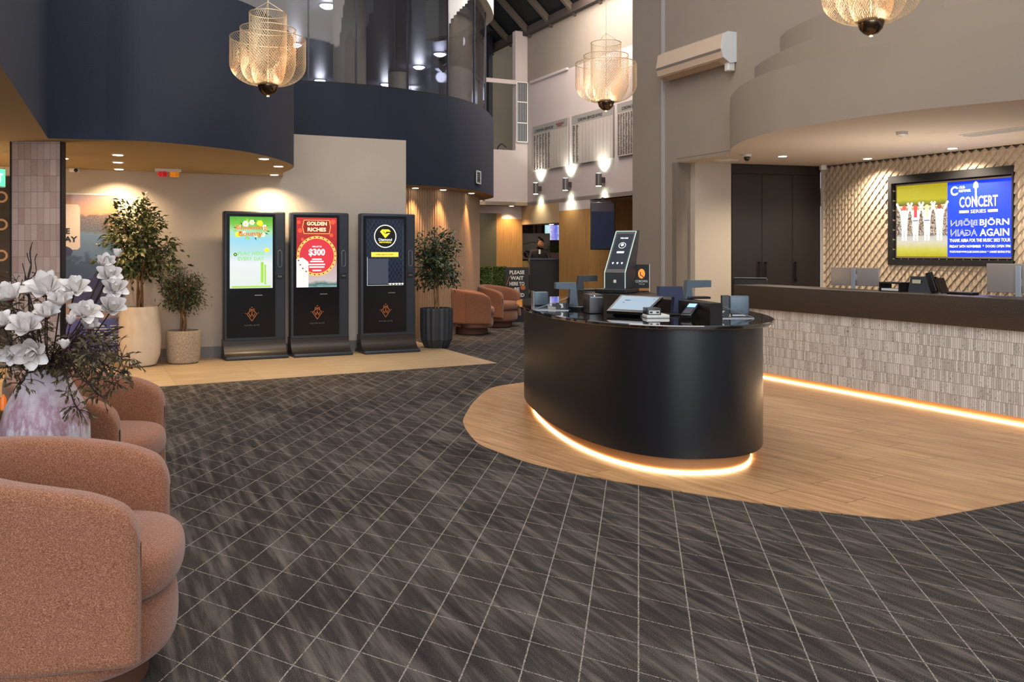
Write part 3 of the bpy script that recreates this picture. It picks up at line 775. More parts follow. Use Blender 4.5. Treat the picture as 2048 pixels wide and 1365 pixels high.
for br in ([(58,560),(72,545),(70,520),(74,508)], [(56,570),(48,540),(45,527)], [(58,580),(52,565),(50,552)], [(60,560),(71,560),(70,548),(64,545)], [(62,530),(56,516),(54,506)]):
    b.tube(catmull([tp(*q) for q in br], 4), .0022, 4)
b.make('twig_wood', M_twig, tw, smooth=True)

# ------------------------------------------------------------------ potted trees
def tree(name, label, loc, pot_prof, pot_mat, zc, rx, rz, nleaf, L, wd, leafcols, trunk_n=3, flute=0, seg=40, zt=None, rb_=None, ymax=None):
    t = thing(name, label, 'potted plant', loc)
    B().lathe(pot_prof, seg, flute=flute).make('pot', pot_mat, t, smooth='auto' if not flute else False)
    ztop = pot_prof[-3][1]
    B().lathe([(.001, ztop-.03), (pot_prof[-2][0]*.99, ztop-.03)], 24).make('soil', mat('soil', '#2a201a', .95, bump=(60, .8)), t)
    tr = B(); lf = B()
    zb = ztop-.04
    ends = []
    for k in range(trunk_n):
        a = 2*math.pi*k/trunk_n; r0 = .03
        P = [Vector((r0*math.cos(a+z_*3), r0*math.sin(a+z_*3), zb+z_*(zc-zb))) for z_ in (0, .25, .5, .75, 1)]
        tr.tube(catmull(P, 4), .013, 7)
    for k in range(46):
        th = random.uniform(0, 2*math.pi); ph = math.asin(random.uniform(-.8, 1)); rr = random.uniform(.75, 1)
        e_ = Vector((rx*rr*math.cos(th)*math.cos(ph), rx*rr*math.sin(th)*math.cos(ph), zc+rz*rr*math.sin(ph)))
        if ymax: e_.y = min(e_.y, ymax)
        s_ = Vector((0, 0, zb+(zc-zb)*random.uniform(.45, 1.0))); m_ = (s_+e_)/2+Vector((0, 0, .05))
        P = catmull([s_, m_, e_], 5); tr.tube(P, .004, 4); ends.append(P)
    tr.make('trunk', mat('trunk_bark', '#6d4a30', .8, noise=(30, '#8b6a48', .2)), t, smooth=True)
    for i in range(nleaf):
        P = random.choice(ends); f = random.uniform(.25, 1.02); j = min(int(f*(len(P)-1)), len(P)-2); p = P[j].lerp(P[j+1], random.random())
        p = p+Vector((random.gauss(0, 1), random.gauss(0, 1), random.gauss(0, 1)))*.045
        if ymax: p.y = min(p.y, ymax+.03)
        o_ = Vector((p.x, p.y, (p.z-zc)*.5)).normalized()
        d = (o_*.7+Vector((random.uniform(-1, 1), random.uniform(-1, 1), random.uniform(-1.1, .4)))).normalized()
        leafy(lf, p, d, L*random.uniform(.7, 1.2), wd*random.uniform(.8, 1.1), random.choice((0, 0, 1, 2)), nrm=Vector((random.uniform(-.8, .8), random.uniform(-1, .2), random.uniform(.3, 1))))
    lf.make('foliage', leafcols, t)
    return t
LC = [mat('leaf_dark', '#2b3a1c', .45), mat('leaf_mid', '#4b5a2c', .45), mat('leaf_light', '#8c8a5c', .45)]
LD = [mat('leaf_deep', '#1c2b19', .4), mat('leaf_deep2', '#2f4226', .4), mat('leaf_mid3', '#4a5c36', .4)]
M_cpot = mat('cream_pot', '#c9baa8', .6, noise=(3, '#d8cdbf', .2)); M_gpot = mat('speckled_pot', '#8d8072', .85, noise=(60, '#b0a290', .15), bump=(80, .5))
p1 = onz(279, 727); p1 = Vector((-4.54, 10.98, 0))
tree('potted_ficus', 'tall variegated ficus tree in a cream oval pot left of the kiosks', p1+Z*.003,
     [(.15, 0), (.19, .02), (.235, .14), (.245, .3), (.235, .5), (.215, .70), (.21, .725), (.19, .725), (.19, .69)], M_cpot, 1.47, .45, .60, 2300, .085, .038, LC, 4, ymax=.36)
tree('potted_olive', 'small leafy shrub in a speckled grey-brown pot between cream pot and kiosk', (-4.11, 11.26, .003),
     [(.16, 0), (.185, .02), (.2, .1), (.207, .3), (.205, .39), (.2, .41), (.18, .41), (.18, .38)], M_gpot, .90, .27, .28, 2600, .055, .014, LD, 4, ymax=.2)
tree('potted_ficus', 'dark green ficus tree in a fluted charcoal pot right of the kiosks', (-1.10, 13.1, .003),
     [(.17, 0), (.19, .03), (.23, .12), (.24, .3), (.24, .55), (.235, .575), (.21, .575), (.21, .54)], mat('charcoal_pot', '#30343a', .55), 1.24, .36, .56, 1700, .075, .036, LD, 3, flute=.06, seg=36)

# ------------------------------------------------------------------ kiosks
def kiosk(base_left, label):
    t = thing('self_service_kiosk', label, 'kiosk', base_left, TH)
    W, Hh = .79, 1.92
    # foot and cove
    B().rbox(0, W+.005, 0, .50, 0.0, .045, .015).make('base', M_char, t, smooth='auto')
    cv = B()
    prof = [(.03, .045)]+[(.03+.21*(1-math.cos(a)), .045+.24*math.sin(a)) if False else (.24-.21*math.cos(a), .285-.24*math.sin(a)) for a in [math.pi/2*i/8 for i in range(8, -1, -1)]]
    prof = [(.05, .046)]+[(.05+.16*math.sin(math.pi/2*i/8), .046+.2*(1-math.cos(math.pi/2*i/8))) for i in range(9)]+[(.40, .246), (.40, .046)]
    n = len(prof); cv.add([(.0, y, z) for y, z in prof]+[(W, y, z) for y, z in prof], [(i, n+i, n+(i+1) % n, (i+1) % n) for i in range(n)]+[tuple(range(n)), tuple(range(2*n-1, n-1, -1))])
    cv.make('foot_cove', mat('cove_bronze', '#342e2a', .35, .4), t, smooth='auto')
    B().rbox(.0, W, .205, .36, .22, Hh, .022, seg=4).make('body', M_char, t, smooth='auto')
    yf = .205; X = Vector((1, 0, 0)); O = Vector((0, yf, 0))
    b = B().rect(.045*W, .83*W, .27, Hh-.035, O, X, Z, .002); b.make('front_panel', mat('kiosk_panel', '#0a0d14', .25, spec=.3), t)
    b = B().line([(.845*W, .27), (.845*W, Hh-.04)], .003, O, X, Z, .0015); b.make('seam', M_black, t)
    b = B(); x, z0, z1, r = .905*W, 1.19, 1.41, .026
    pts = [(x+r*math.cos(a), z1-r+r*math.sin(a)) for a in [math.pi*i/10 for i in range(11)]]+[(x+r*math.cos(a), z0+r+r*math.sin(a)) for a in [math.pi+math.pi*i/10 for i in range(11)]]
    b.tube([(p[0], yf-.003, p[1]) for p in pts], .0035, 6, closed=True); b.make('card_slot', M_steel, t, smooth=True)
    k = B().rbox(.85*W, .95*W, yf-.01, yf+.005, 1.03, 1.10, .004).make('keypad', M_black, t)
    b = B()
    for i in range(3): b.rect(.875*W+i*.018, .888*W+i*.018, 1.055, 1.075, (0, yf-.0105, 0), X, Z, .001)
    b.make('keys', M_steel, k)
    b = B().rbox(.39, .39+.1, yf-.006, yf+.002, .815, .826, .002); b.make('ticket_slot', M_steel, t)
    # emblem
    b = B(); e0 = Vector((.355, yf, .57)); s = .085
    def L_(*pts): b.line([(p[0]*s, p[1]*s) for p in pts], .008, e0, X, Z, .0035)
    L_((0, -1), (.75, .1), (0, .75), (-.75, .1), (0, -1)); L_((-.4, .4), (-.3, .9), (0, .7), (.3, .9), (.4, .4)); L_((-.45, .15), (-.2, -.35), (0, .2), (.2, -.35), (.45, .15))
    L_((0, .2), (0, .55)); b.disc(0, 1.1*s, .008, e0, X, Z, .0035, n=10); b.disc(-.95*s, .2*s, .006, e0, X, Z, .0035, n=8); b.disc(.95*s, .2*s, .006, e0, X, Z, .0035, n=8)
    b.make('emblem', mat('emblem_copper', '#c0703c', .35, .3), t)
    B().text('P L A Y E R   E L I T E', .355, .43, .016, O, X, Z, w=.19, lift=.0035).make('lettering', mat('grey_print', '#8f8a80', .5), t)
    # screen
    sx0, sx1, sz0, sz1 = .075, .62, .915, 1.85
    S = Vector((sx0, yf, sz0)); return t, S, sx1-sx0, sz1-sz0, X
G = glow
# kiosk 1
t, S, sw, sh, X = kiosk(onz(452, 723.5)+Z*.003, 'leftmost of the three dark kiosks, its screen green and white with flowers')
s_ = B().rect(0, sw, 0, sh, S, X, Z, .004)
scr = s_.make('screen', gradient_glow('screen_green', (0, 0, 1), .915, 1.85, [(0, '#e8f0ea'), (.35, '#f0f4f4'), (.5, '#bfe6e6'), (.68, '#9fdff5'), (.8, '#b6e6b0'), (.9, '#7ccc3f'), (1, '#55b02a')], 1.0, 5, .12), t)
b = B()
cols = [G('#f6f1d8', 1), G('#f2dc2c', 1), G('#1f6a22', .8), G('#8cc63a', .9), G('#ffffff', 1), G('#3c2f28', .5)]
random.seed(3)
for i in range(26):
    a = random.uniform(0, 6.3); x, y = .27+.21*math.cos(a)*random.uniform(.5, 1), .77+.11*math.sin(a)*random.uniform(.6, 1)
    pts = [(x, y), (x+.02*math.cos(a+.5), y+.02*math.sin(a+.5)), (x+.05*math.cos(a), y+.05*math.sin(a)), (x+.02*math.cos(a-.5), y+.02*math.sin(a-.5))]
    b.poly(pts[::-1], S, X, Z, .005, 2 if i % 2 else 3)
for x, y, r, m in ((.20,.84,.035,4),(.28,.86,.03,0),(.38,.85,.035,1),(.44,.80,.028,4),(.42,.70,.025,4),(.10,.70,.03,1),(.18,.72,.022,4),(.12,.80,.02,0),(.33,.69,.02,0),(.47,.50,.025,1),(.07,.44,.02,2)):
    for q in range(6): b.disc(x+r*.7*math.cos(q*1.05), y+r*.7*math.sin(q*1.05), r*.5, S, X, Z, .0055+.0002*q, m, n=10)
    b.disc(x, y, r*.45, S, X, Z, .007, 1, n=10)
b.line([(.03, .02), (sw-.03, .02)], .02, S, X, Z, .005, 3); b.line([(.41, .08), (.41, .33)], .035, S, X, Z, .005, 3); b.line([(.45, .05), (.45, .30)], .02, S, X, Z, .0052, 3)
b.make('flower_picture', cols, scr)
b = B()
for m, dx, dz in ((0, .004, -.004), (1, 0, 0)):
    b.text('Blooming', .275, .79, .075, S, X, Z, w=.40, lift=.008+.001*m, mi=m, bold=.03 if not m else .01)
    b.text('Bounty', .265, .705, .085, S, X, Z, w=.31, lift=.008+.001*m, mi=m, bold=.03 if not m else .01)
b.make('title', [G('#5a2608', .4), G('#f28a3c', 1)], scr)
b = B().text('PLAY HERE', .27, .455, .05, S, X, Z, w=.34, lift=.008, bold=.03).text('EVERY DAY', .27, .385, .05, S, X, Z, w=.34, lift=.008, bold=.03)
b.make('lettering', G('#8fd48c', .8), scr)
# kiosk 2
t, S, sw, sh, X = kiosk(onz(588, 717)+Z*.003, 'middle one of the three dark kiosks, its screen red with a gold circle')
scr = B().rect(0, sw, 0, sh, S, X, Z, .004).make('screen', gradient_glow('screen_red', (0, 0, 1), .915, 1.85, [(0, '#9fc4c0'), (.04, '#3f7472'), (.09, '#d9ccc8'), (.3, '#d8b4b0'), (.42, '#c9454a'), (.6, '#c02a2e'), (1, '#d8372f')], .95, 7, .10), t)
b = B().disc(sw/2, .42, .235, S, X, Z, .005, 0, n=48).ring(sw/2, .42, .268, .035, S, X, Z, .006, 1, n=48)
for i in range(26):
    a = 2*math.pi*i/26; b.disc(sw/2+.252*math.cos(a), .42+.252*math.sin(a), .011, S, X, Z, .0065, 2, n=8)
b.rect(.10, .44, .72, .90, S, X, Z, .006, 3); b.line([(.10, .72), (.44, .72), (.46, .81), (.44, .90), (.10, .90), (.08, .81), (.10, .72)], .008, S, X, Z, .0068, 1)
for x, y, r in ((.05,.76,.03),(.49,.88,.035),(.08,.64,.02),(.47,.70,.025),(.03,.87,.022)): b.disc(x, y, r, S, X, Z, .0062, 4, n=16)
b.poly([(.0, 0), (.16, 0), (.16, .34), (.08, .40), (0, .38)], S, X, Z, .0063, 5)
b.make('coin_picture', [G('#c02f3c', .85), G('#e6b05a', .95), G('#8c3a1e', .6), G('#8a1f1c', .7), G('#f04c34', 1), G('#dcd2d2', .9)], scr)
b = B().text('GOLDEN', sw/2, .855, .052, S, X, Z, w=.27, lift=.008, bold=.03).text('RICHES', sw/2, .775, .052, S, X, Z, w=.25, lift=.008, bold=.03)
b.text('$300', sw/2, .465, .105, S, X, Z, w=.22, lift=.008, bold=.03, mi=1).text('WIN UP TO', sw/2, .545, .02, S, X, Z, w=.13, lift=.008, mi=1, bold=.02)
for i, (wd, y) in enumerate(((.13,.375),(.18,.345),(.22,.305),(.2,.27),(.12,.225))): b.rect(sw/2-wd/2, sw/2+wd/2, y-.008, y+.008, S, X, Z, .008, 1)
b.make('lettering', [G('#ffe9b8', 1), G('#ffffff', 1)], scr)
# kiosk 3
t, S, sw, sh, X = kiosk(onz(730, 710.5)+Z*.003, 'rightmost of the three dark kiosks, its screen black with a yellow gem logo')
scr = B().rect(0, sw, 0, sh, S, X, Z, .004).make('screen', mat('dark_screen', '#0b1220', .12, emit=.9), t)
b = B()
for i in range(-8, 14):
    x = i*.055
    def clipl(x0, y0, x1, y1):
        pts = []
        for k in range(61):
            f = k/60; xx, yy = x0+(x1-x0)*f, y0+(y1-y0)*f
            if 0 < xx < sw and 0 < yy < sh: pts.append((xx, yy))
        return pts
    for pts in (clipl(x, 0, x+sh*.62, sh), clipl(x+sh*.62-.3, 0, x-.3, sh)):
        if len(pts) > 1: b.line([pts[0], pts[-1]], .0035, S, X, Z, .0048)
b.make('lattice_pattern', G('#30405c', .5), scr)
b = B().disc(sw/2, .69, .145, S, X, Z, .0055, 0, n=40).ring(sw/2, .69, .16, .012, S, X, Z, .0065, 1, n=40)
b.poly([(-.075+sw/2, .755), (-.045+sw/2, .785), (.05+sw/2, .785), (.08+sw/2, .755), (.02+sw/2, .755), (.0+sw/2, .735), (.07+sw/2, .735), (sw/2, .665)][::-1], S, X, Z, .0065, 2)
b.line([(sw/2-.03, .76), (sw/2, .725), (sw/2+.06, .745)], .008, S, X, Z, .0075, 0)
b.rect(sw/2-.20, sw/2+.19, .405, .47, S, X, Z, .0065, 3)
b.rect(.02, sw*.58, .03, .38, S, X, Z, .0052, 4); b.rect(sw*.58, sw-.01, .03, .036, S, X, Z, .006, 1)
for i in range(5): b.poly([(.33+i*.045, .03), (.345+i*.045, .015), (.36+i*.045, .03), (.352+i*.045, .04), (.338+i*.045, .04)], S, X, Z, .007, 1)
b.line([(.015, .012), (.015, .4)], .003, S, X, Z, .006, 1); b.line([(.015, .012), (sw-.015, .012)], .003, S, X, Z, .006, 1); b.line([(sw-.015, .012), (sw-.015, sh-.1)], .003, S, X, Z, .006, 5)
b.make('gem_logo', [G('#05070a', .3), G('#e8ecd8', 1), G('#f0dc30', 1), G('#e8c94a', 1), G('#3a4150', .6), G('#5a6478', .5)], scr)
b = B().text('Diamond', sw/2, .645, .035, S, X, Z, w=.19, lift=.008, bold=.01).text('REWARDS', sw/2, .608, .024, S, X, Z, w=.17, lift=.008, mi=1, bold=.02).text('SWIPE CARD TO START', sw/2-.01, .437, .018, S, X, Z, w=.26, lift=.008, mi=2, bold=.02)
b.make('lettering', [G('#dfeaf5', 1), G('#f0dc30', 1), G('#2a230a', .2)], scr)

# ------------------------------------------------------------------ poster and art on the entrance wall
pa, pb = wallpt(98), wallpt(237); pw_ = (pb-pa).length; Yp = pa.y
o = thing('wall_poster', 'large river sunset poster on the wall behind the cream pot', 'poster', pa-V*.012+Z*.02, TH)
po = B().box(0, pw_, 0, .012, 0, 2.08).make('print', poster_mat(), o)
b = B().box(-.02, pw_+.02, -.005, .012, 2.08, 2.1).box(pw_, pw_+.02, -.005, .012, 0, 2.08).make('frame', M_whitep, o)
b = B(); OX = Vector((0, 0, 0)); XX = Vector((1, 0, 0)); fx = pw_*.44
b.poly([(0, 1.40), (fx-.03, 1.40), (fx, 1.43), (fx, 1.93), (fx-.03, 1.96), (0, 1.96)], OX, XX, Z, .003)
b.make('white_banner_shape', mat('poster_white', '#d9cfc9', .6), o)
b = B().text('THE', fx-.20, 1.63, .07, OX, XX, Z, lift=.006, bold=.03).text('MURRAY', fx-.24, 1.53, .07, OX, XX, Z, w=.42, lift=.006, bold=.03)
b.make('lettering', M_black, o)
b = B()
for x, y, r, q in ((.75,1.13,.2,.16),(.62,.98,.22,.2),(.5,.85,.3,.2),(.8,.85,.2,.22),(.12,1.38,.14,.07)): b.disc(x, y, r if x+r < pw_ else pw_-x-.01, OX, XX, Z, .0035+x*.001, 0, ry=q)
b.make('rock_picture', mat('poster_rock', '#2f3657', .6, noise=(8, '#4b4f80', .2)), o)
b = B()
for i in range(7): b.rect(.5, .62+.04*(i % 3), .44-i*.035, .452-i*.035, OX, XX, Z, .004); b.rect(.68, .84-.03*(i % 2), .44-i*.035, .452-i*.035, OX, XX, Z, .004)
b.make('fine_print', M_whitep, o)
ga = wallpt(-40); gb = wallpt(22)
o = thing('wall_art', 'dark wall hanging with beige crossed knots left of the tiled pillar', 'wall hanging', ga-V*.02+Z*.3, TH)
L = (gb-ga).length; B().box(0, L, 0, .018, 0, 2.0).make('panel', mat('art_dark', '#1a1719', .7, noise=(5, '#3a3536', .25)), o)
b = B()
for zc in (1.42, 1.75, 1.05):
    for k in range(3):
        x = L-.22-k*.3
        b.line([(x-.09, zc+.06), (x+.09, zc-.06)], .03, OX, XX, Z, .003).line([(x-.09, zc-.06), (x+.09, zc+.06)], .03, OX, XX, Z, .005).ring(x-.12, zc, .07, .025, OX, XX, Z, .004, n=14).ring(x+.12, zc, .07, .025, OX, XX, Z, .0045, n=14)
b.make('knot_pattern', mat('art_beige', '#a58d70', .7), o)
# tiled pillar
cl = onz(21, 283, SZ); cr = onz(119, 283, SZ); y0 = cl.y+.02
t = thing('tiled_pillar', 'square pillar clad in pale pink upright tiles at the left', 'pillar', (cl.x, y0, 0))
pwid = cr.x-cl.x
B().box(.0, pwid, .0, .06, .004, SZ).make('tile_cladding', M_pink, t)
B().box(-.012, .0, -.01, .07, .004, SZ).box(pwid, pwid+.014, -.01, .07, .004, SZ).make('edge_trim', M_black, t)
# exit sign
ex = at(6, 350, 9.2)
t = thing('exit_sign', 'small lit green exit sign hanging at the far left edge', 'exit sign', (ex.x-.12, ex.y, 2.06), R(72))
B().rbox(-.16, .16, -.02, .02, 0, .2, .01).make('sign_case', M_whitep, t, smooth='auto')
b = B().rect(-.15, .15, .01, .19, (0, -.02, 0), XX, Z, .002); b.make('lit_panel', G('#5fd6a8', 1.5), t)
B().text('EXIT', 0, .1, .09, (0, -.02, 0), XX, Z, w=.24, lift=.004, bold=.03).make('lettering', G('#f4fff8', 1.8), t)
B().box(-.006, .006, -.006, .006, .2, SZ-2.06).make('hanger', M_whitep, t)
# beacon with two lamps
bp = at(336, 344, 11.1)
t = thing('warning_beacon', 'red and amber beacon lamps on a white bar under the soffit', 'beacon', (bp.x, bp.y, SZ), TH)
B().box(-.15, .15, -.04, .04, -.035, 0).make('mounting_bar', M_whitep, t)
B().lathe([(.05, -.095), (.055, -.09), (.055, -.035)], 20, (-.065, 0, 0)).make('red_lamp', mat('red_lens', '#b0161c', .2, emit=.5), t, smooth='auto')
B().lathe([(.05, -.095), (.055, -.09), (.055, -.035)], 20, (.075, 0, 0)).make('amber_lamp', mat('amber_lens', '#d07a14', .2, emit=.5), t, smooth='auto')
# ceiling cameras, detector
def camera_unit(p, label, kind):
    t = thing('security_camera', label, 'security camera', p)
    if kind == 'dome':
        B().lathe([(.045, -.03), (.055, -.02), (.055, 0)], 24).make('mount', M_whitep, t, smooth='auto')
        B().lathe([(.001, -.085), (.02, -.08), (.036, -.06), (.042, -.03)], 24).make('dome', M_gloss, t, smooth=True)
    else:
        B().rbox(-.06, .06, -.05, .05, -.05, 0, .01).make('housing', M_whitep, t, smooth='auto')
        B().lathe([(.001, -.03), (.02, -.02), (.026, 0)], 16, M=Matrix.Translation((.03, -.05, -.03)) @ Matrix.Rotation(R(-90), 4, 'X')).make('lens', M_gloss, t, smooth=True)
camera_unit(onz(163, 339, SZ)+Vector((0, -.15, 0)), 'small white security camera under the soffit beside the tiled pillar', 'box')
camera_unit(onz(1494, 309, CZ), 'black and white dome camera under the reception canopy', 'dome')
o = B().lathe([(.03, -.045), (.055, -.03), (.06, 0)], 24).make('smoke_detector', M_whitep, None, smooth='auto', loc=onz(1804, 264, CZ)); tag(o, 'round white smoke detector on the reception soffit', 'smoke detector')
o = B().lathe([(.11, -.006), (.12, 0)], 32).make('ceiling_speaker', M_soffit, None, smooth='auto', loc=onz(1874, 266, CZ)); tag(o, 'flush round ceiling speaker right of the smoke detector', 'speaker')
o = B().lathe([(.14, -.012), (.16, 0)], 32).make('ceiling_speaker', M_whitep, None, smooth='auto', loc=onz(1431, 321, CZ)+Vector((.15, 0, 0))); tag(o, 'pale round ceiling disc over the cream pier left of the dome camera', 'speaker')
o = B().rbox(-.04, .04, -.04, .04, -.07, 0, .01).make('motion_sensor', M_whitep, None, smooth='auto', loc=onz(1646, 331, CZ)+Vector((-.02, -.06, 0))); tag(o, 'small white motion sensor in the corner over the dark cupboards', 'sensor')
t = thing('ceiling_vent', 'long pale ceiling air diffuser on the reception soffit at the right', 'vent', onz(2020, 259, CZ), R(-64))
B().box(-.5, .5, -.09, .09, -.008, 0).make('frame', M_whitep, t)
b = B(); [b.box(-.47, .47, -.06+k*.04-.004, -.06+k*.04+.004, -.02, -.008) for k in range(4)]; b.make('louvre', M_whitep, t)

# ------------------------------------------------------------------ downlights
def downlight(p, label, group, power, col, spot=75, r=.05, aim=None, em=8, sc_='#fff0d8'):
    t = thing('downlight', label, 'downlight', p, 0, group)
    B().lathe([(r, -.008), (r*1.3, -.006), (r*1.35, 0)], 24).make('trim_ring', M_whitep, t, smooth='auto')
    B().lathe([(.001, -.011), (r, -.011), (r, -.008)], 24).make('lens', G(sc_, em), t)
    if power: lamp('SPOT', Vector(p)-Z*.03, power, col, .03, aim or (Vector(p)-Z), spot, .8)
WC = (1, .72, .42)
for px, py, lb in ((236,309,'nearest of the row of three above the cream pot'),(236,324,'middle of three in a row above the cream pot'),(236,337,'last of the row of three, by the wall'),
                   (528,317,'leftmost of three at its curved corner'),(557,332,'rightmost of three at its curved corner'),(540,344,'one closest to the wall above the left kiosk'),(126,316,'lone one beside the tiled pillar')):
    p = onz(px, py, SZ)
    if py in (344,): p = wallpt(540)-V*.30; p.z = SZ
    if py == 337: p = wallpt(236)-V*.30; p.z = SZ
    downlight(p, 'downlight under the navy bulkhead, '+lb, 'downlights under the navy bulkhead', 95 if py in (344, 337) else 55, WC, 140 if py in (344, 337) else 95)
for px, d in ((822, .2), (876, .2), (930, .2)):
    k = nearest(cb, px); p = offset_curve(cb, -.12)[k]
    downlight((p.x, p.y, SZ), 'warm downlight over the curved batten wall, '+{822: 'leftmost', 876: 'middle one', 930: 'rightmost'}[px], 'downlights over the batten wall', 90, (1, .6, .27), 62)
for px, py, lb in ((1565,312,'left one of three'),(1720,319,'middle one of three, over the left monitor'),(1924,293,'right one of three, above the big screen')):
    p = onz(px, py, CZ)
    if px == 1720: p = isect(1735, CC-U*.3, -V); p.z = CZ
    if px == 1924: p = isect(1905, CC-U*.32, -V); p.z = CZ
    downlight(p, 'small downlight in the reception soffit, '+lb, 'reception downlights', 125, (1, .82, .62), 140)
for px, py, lb in ((655,10,'beside the twin grey column'),(938,30,'at the upper right by the cream fascia'),(880,107,'in front of the right-hand column'),(838,133,'just left of the dark partition line'),(590,88,'behind the left pendant'),(640,160,'lowest at the left'),(772,168,'lowest, beside the small column')):
    p = onz(px, py, 6.6); t = thing('oyster_light', 'round white ceiling light in the glazed gallery, '+lb, 'ceiling light', p, 0, 'gallery ceiling lights')
    B().lathe([(.001, -.09), (.09, -.075), (.15, -.04), (.17, -.015)], 28).make('diffuser', G('#f4f4ff', 7), t, smooth=True)
    B().lathe([(.19, -.02), (.19, 0)], 28).make('rim', M_steel, t, smooth='auto')
    if px != 938: lamp('POINT', p-Z*.25, 11, (.9, .93, 1), .15)
p = frontpt(1023, .0); downlight((p.x, p.y+.1, SZ), 'warm downlight above the timber panel in the hall beyond', 'hall downlights', 70, WC, 110)
p = isect(1103, H0+U*.3, -V); downlight((p.x, p.y, 2.0), 'small downlight in the header over the far desk', 'hall downlights', 30, WC, 110)
p = isect(1240, H0+U*.9, -V); downlight((p.x, p.y, SZ), 'warm downlight beside the wall screen in the timber recess', 'hall downlights', 80, WC, 110)

# ------------------------------------------------------------------ pendants
M_gold = mat('gold_wire', '#d6c3a0', .35, .5)
def pendant(px, Y, zb, k, label):
    c0 = at(px, 503, Y); t = thing('pendant_light', label, 'pendant light', (c0.x, c0.y, zb), 0, 'wire mesh pendants')
    shades = [(.171, .77*k), (.253, .625*k), (.345, .535*k)]
    b = None
    for r, h in shades:
        b = B(); nu, nv = int(40+r*90), int(22+h*18)
        if r > .3: nu = 72
        def pt(i, j):
            v = j/nv; z = .10+(h-.10)*v
            lo = .42*h if r < .2 else .36*h
            f = 1 if z > .10+lo else (max(0, 1-((.10+lo-z)/lo)**2))**.5
            rr = .085+(r-.085)*f if r > .1 else r
            a = 2*math.pi*(i+(.5 if j % 2 else 0))/nu
            return Vector((rr*math.cos(a), rr*math.sin(a), z)), Vector((math.cos(a), math.sin(a), 0))
        wd = .0011
        vs = []; fs = []
        for j in range(nv):
            for i in range(nu):
                for di in ((0, 1) if j % 2 else (-1, 0)):
                    p, n1 = pt(i, j); q, n2 = pt(i+di, j+1); dd = (q-p).normalized(); s = dd.cross(n1).normalized()*wd; o_ = n1*wd
                    m = len(vs); vs += [p+s, p-s*.5+o_, p-s*.5-o_, q+s, q-s*.5+o_, q-s*.5-o_]
                    fs += [(m, m+1, m+4, m+3), (m+1, m+2, m+5, m+4), (m+2, m, m+3, m+5)]
        b.add(vs, fs)
        b.tube([(r*math.cos(2*math.pi*i/40), r*math.sin(2*math.pi*i/40), h) for i in range(40)], .004, 6, closed=True)
        b.make('mesh_shade', M_gold, t)
    B().lathe([(.001, 0), (.012, .002), (.05, .018), (.08, .05), (.092, .09), (.095, .115), (.088, .115)], 32).make('dome', mat('bronze_dome', '#6b5a48', .22, .95), t, smooth=True)
    B().lathe([(.012, -.004), (.012, .004)], 16).make('dome_tip', G('#ffd9a8', 6), t)
    B().lathe([(.001, .117), (.07, .117)], 24).make('lamp_disc', G('#ffcf90', 9), t)
    b = B().tube([(0, 0, .12), (0, 0, .88*k)], .0035, 6)
    for a in (0, 2.1, 4.2): b.tube([(0, 0, .88*k), (.171*math.cos(a), .171*math.sin(a), .77*k)], .0025, 5)
    b.make('hanger', M_gold, t)
    B().tube([(0, 0, .88*k), (0, 0, 6.9-zb)], .004, 6).make('cord', M_whitep, t)
    lamp('POINT', (c0.x, c0.y, zb+.20), 8, (1, .82, .6), .04)
    return t
pendant(536, 8.4, 2.85, 1.0, 'gold wire mesh pendant at the left in front of the navy bulkhead')
pendant(1212, 10.2, zat(222, 10.2), 1.0, 'gold wire mesh pendant in the centre in front of the honour boards')
pendant(1742, 6.6, zat(72, 6.6), 1.0, 'gold wire mesh pendant at the top right, cut by the frame')

# ------------------------------------------------------------------ air conditioner
a1 = acpt(1340); a2 = acpt(1472); L = (a2-a1).length
t = thing('air_conditioner', 'white split air conditioner high on the taupe wall', 'air conditioner', a1+Z*zat(168, a1.y+.1), TH-R(90))
# local x along -V, local y along U (into the wall)
zt = .385; prof = [(0, 0.02), (0, zt), (-.13, zt), (-.2, zt-.04), (-.23, .17), (-.2, .06), (-.1, -.0)]
n = len(prof)
b = B().add([(0, y, z) for y, z in prof]+[(L, y, z) for y, z in prof], [(i, (i+1) % n, n+(i+1) % n, n+i) for i in range(n)]+[tuple(range(n-1, -1, -1)), tuple(range(n, 2*n))])
b.make('case', mat('aircon_cream', '#c9b29c', .3), t)
b = B(); q0, q1 = Vector((0.01, -.2305, .175)), Vector((0, -.203, .075)); dq = (q1-q0)
b.add([(0.01, -.232, .168), (L-.01, -.232, .168), (L-.01, -.2275, .14), (.01, -.2275, .14)], [(0, 3, 2, 1)]); b.make('trim_band', mat('aircon_grey', '#77706a', .4), t)
b = B()
for k in range(4): b.box(.03, L-.12, -.19+k*.024, -.186+k*.024, .05-k*.014-.008, .05-k*.014)
b.make('louvre', mat('aircon_louvre', '#a48464', .5), t)
b = B(); pe = [(y*1.01, z) for y, z in prof]; b.add([(L, y, z) for y, z in pe]+[(L+.012, y, z) for y, z in pe], [(i, (i+1) % n, n+(i+1) % n, n+i) for i in range(n)]+[tuple(range(n-1, -1, -1)), tuple(range(n, 2*n))]); b.make('end_cap', mat('aircon_white', '#cfd4d6', .4), t)
B().rbox(L-.09, L-.005, -.11, -.01, -.09, .02, .012).make('pipe_cover', M_whitep, t, smooth='auto')

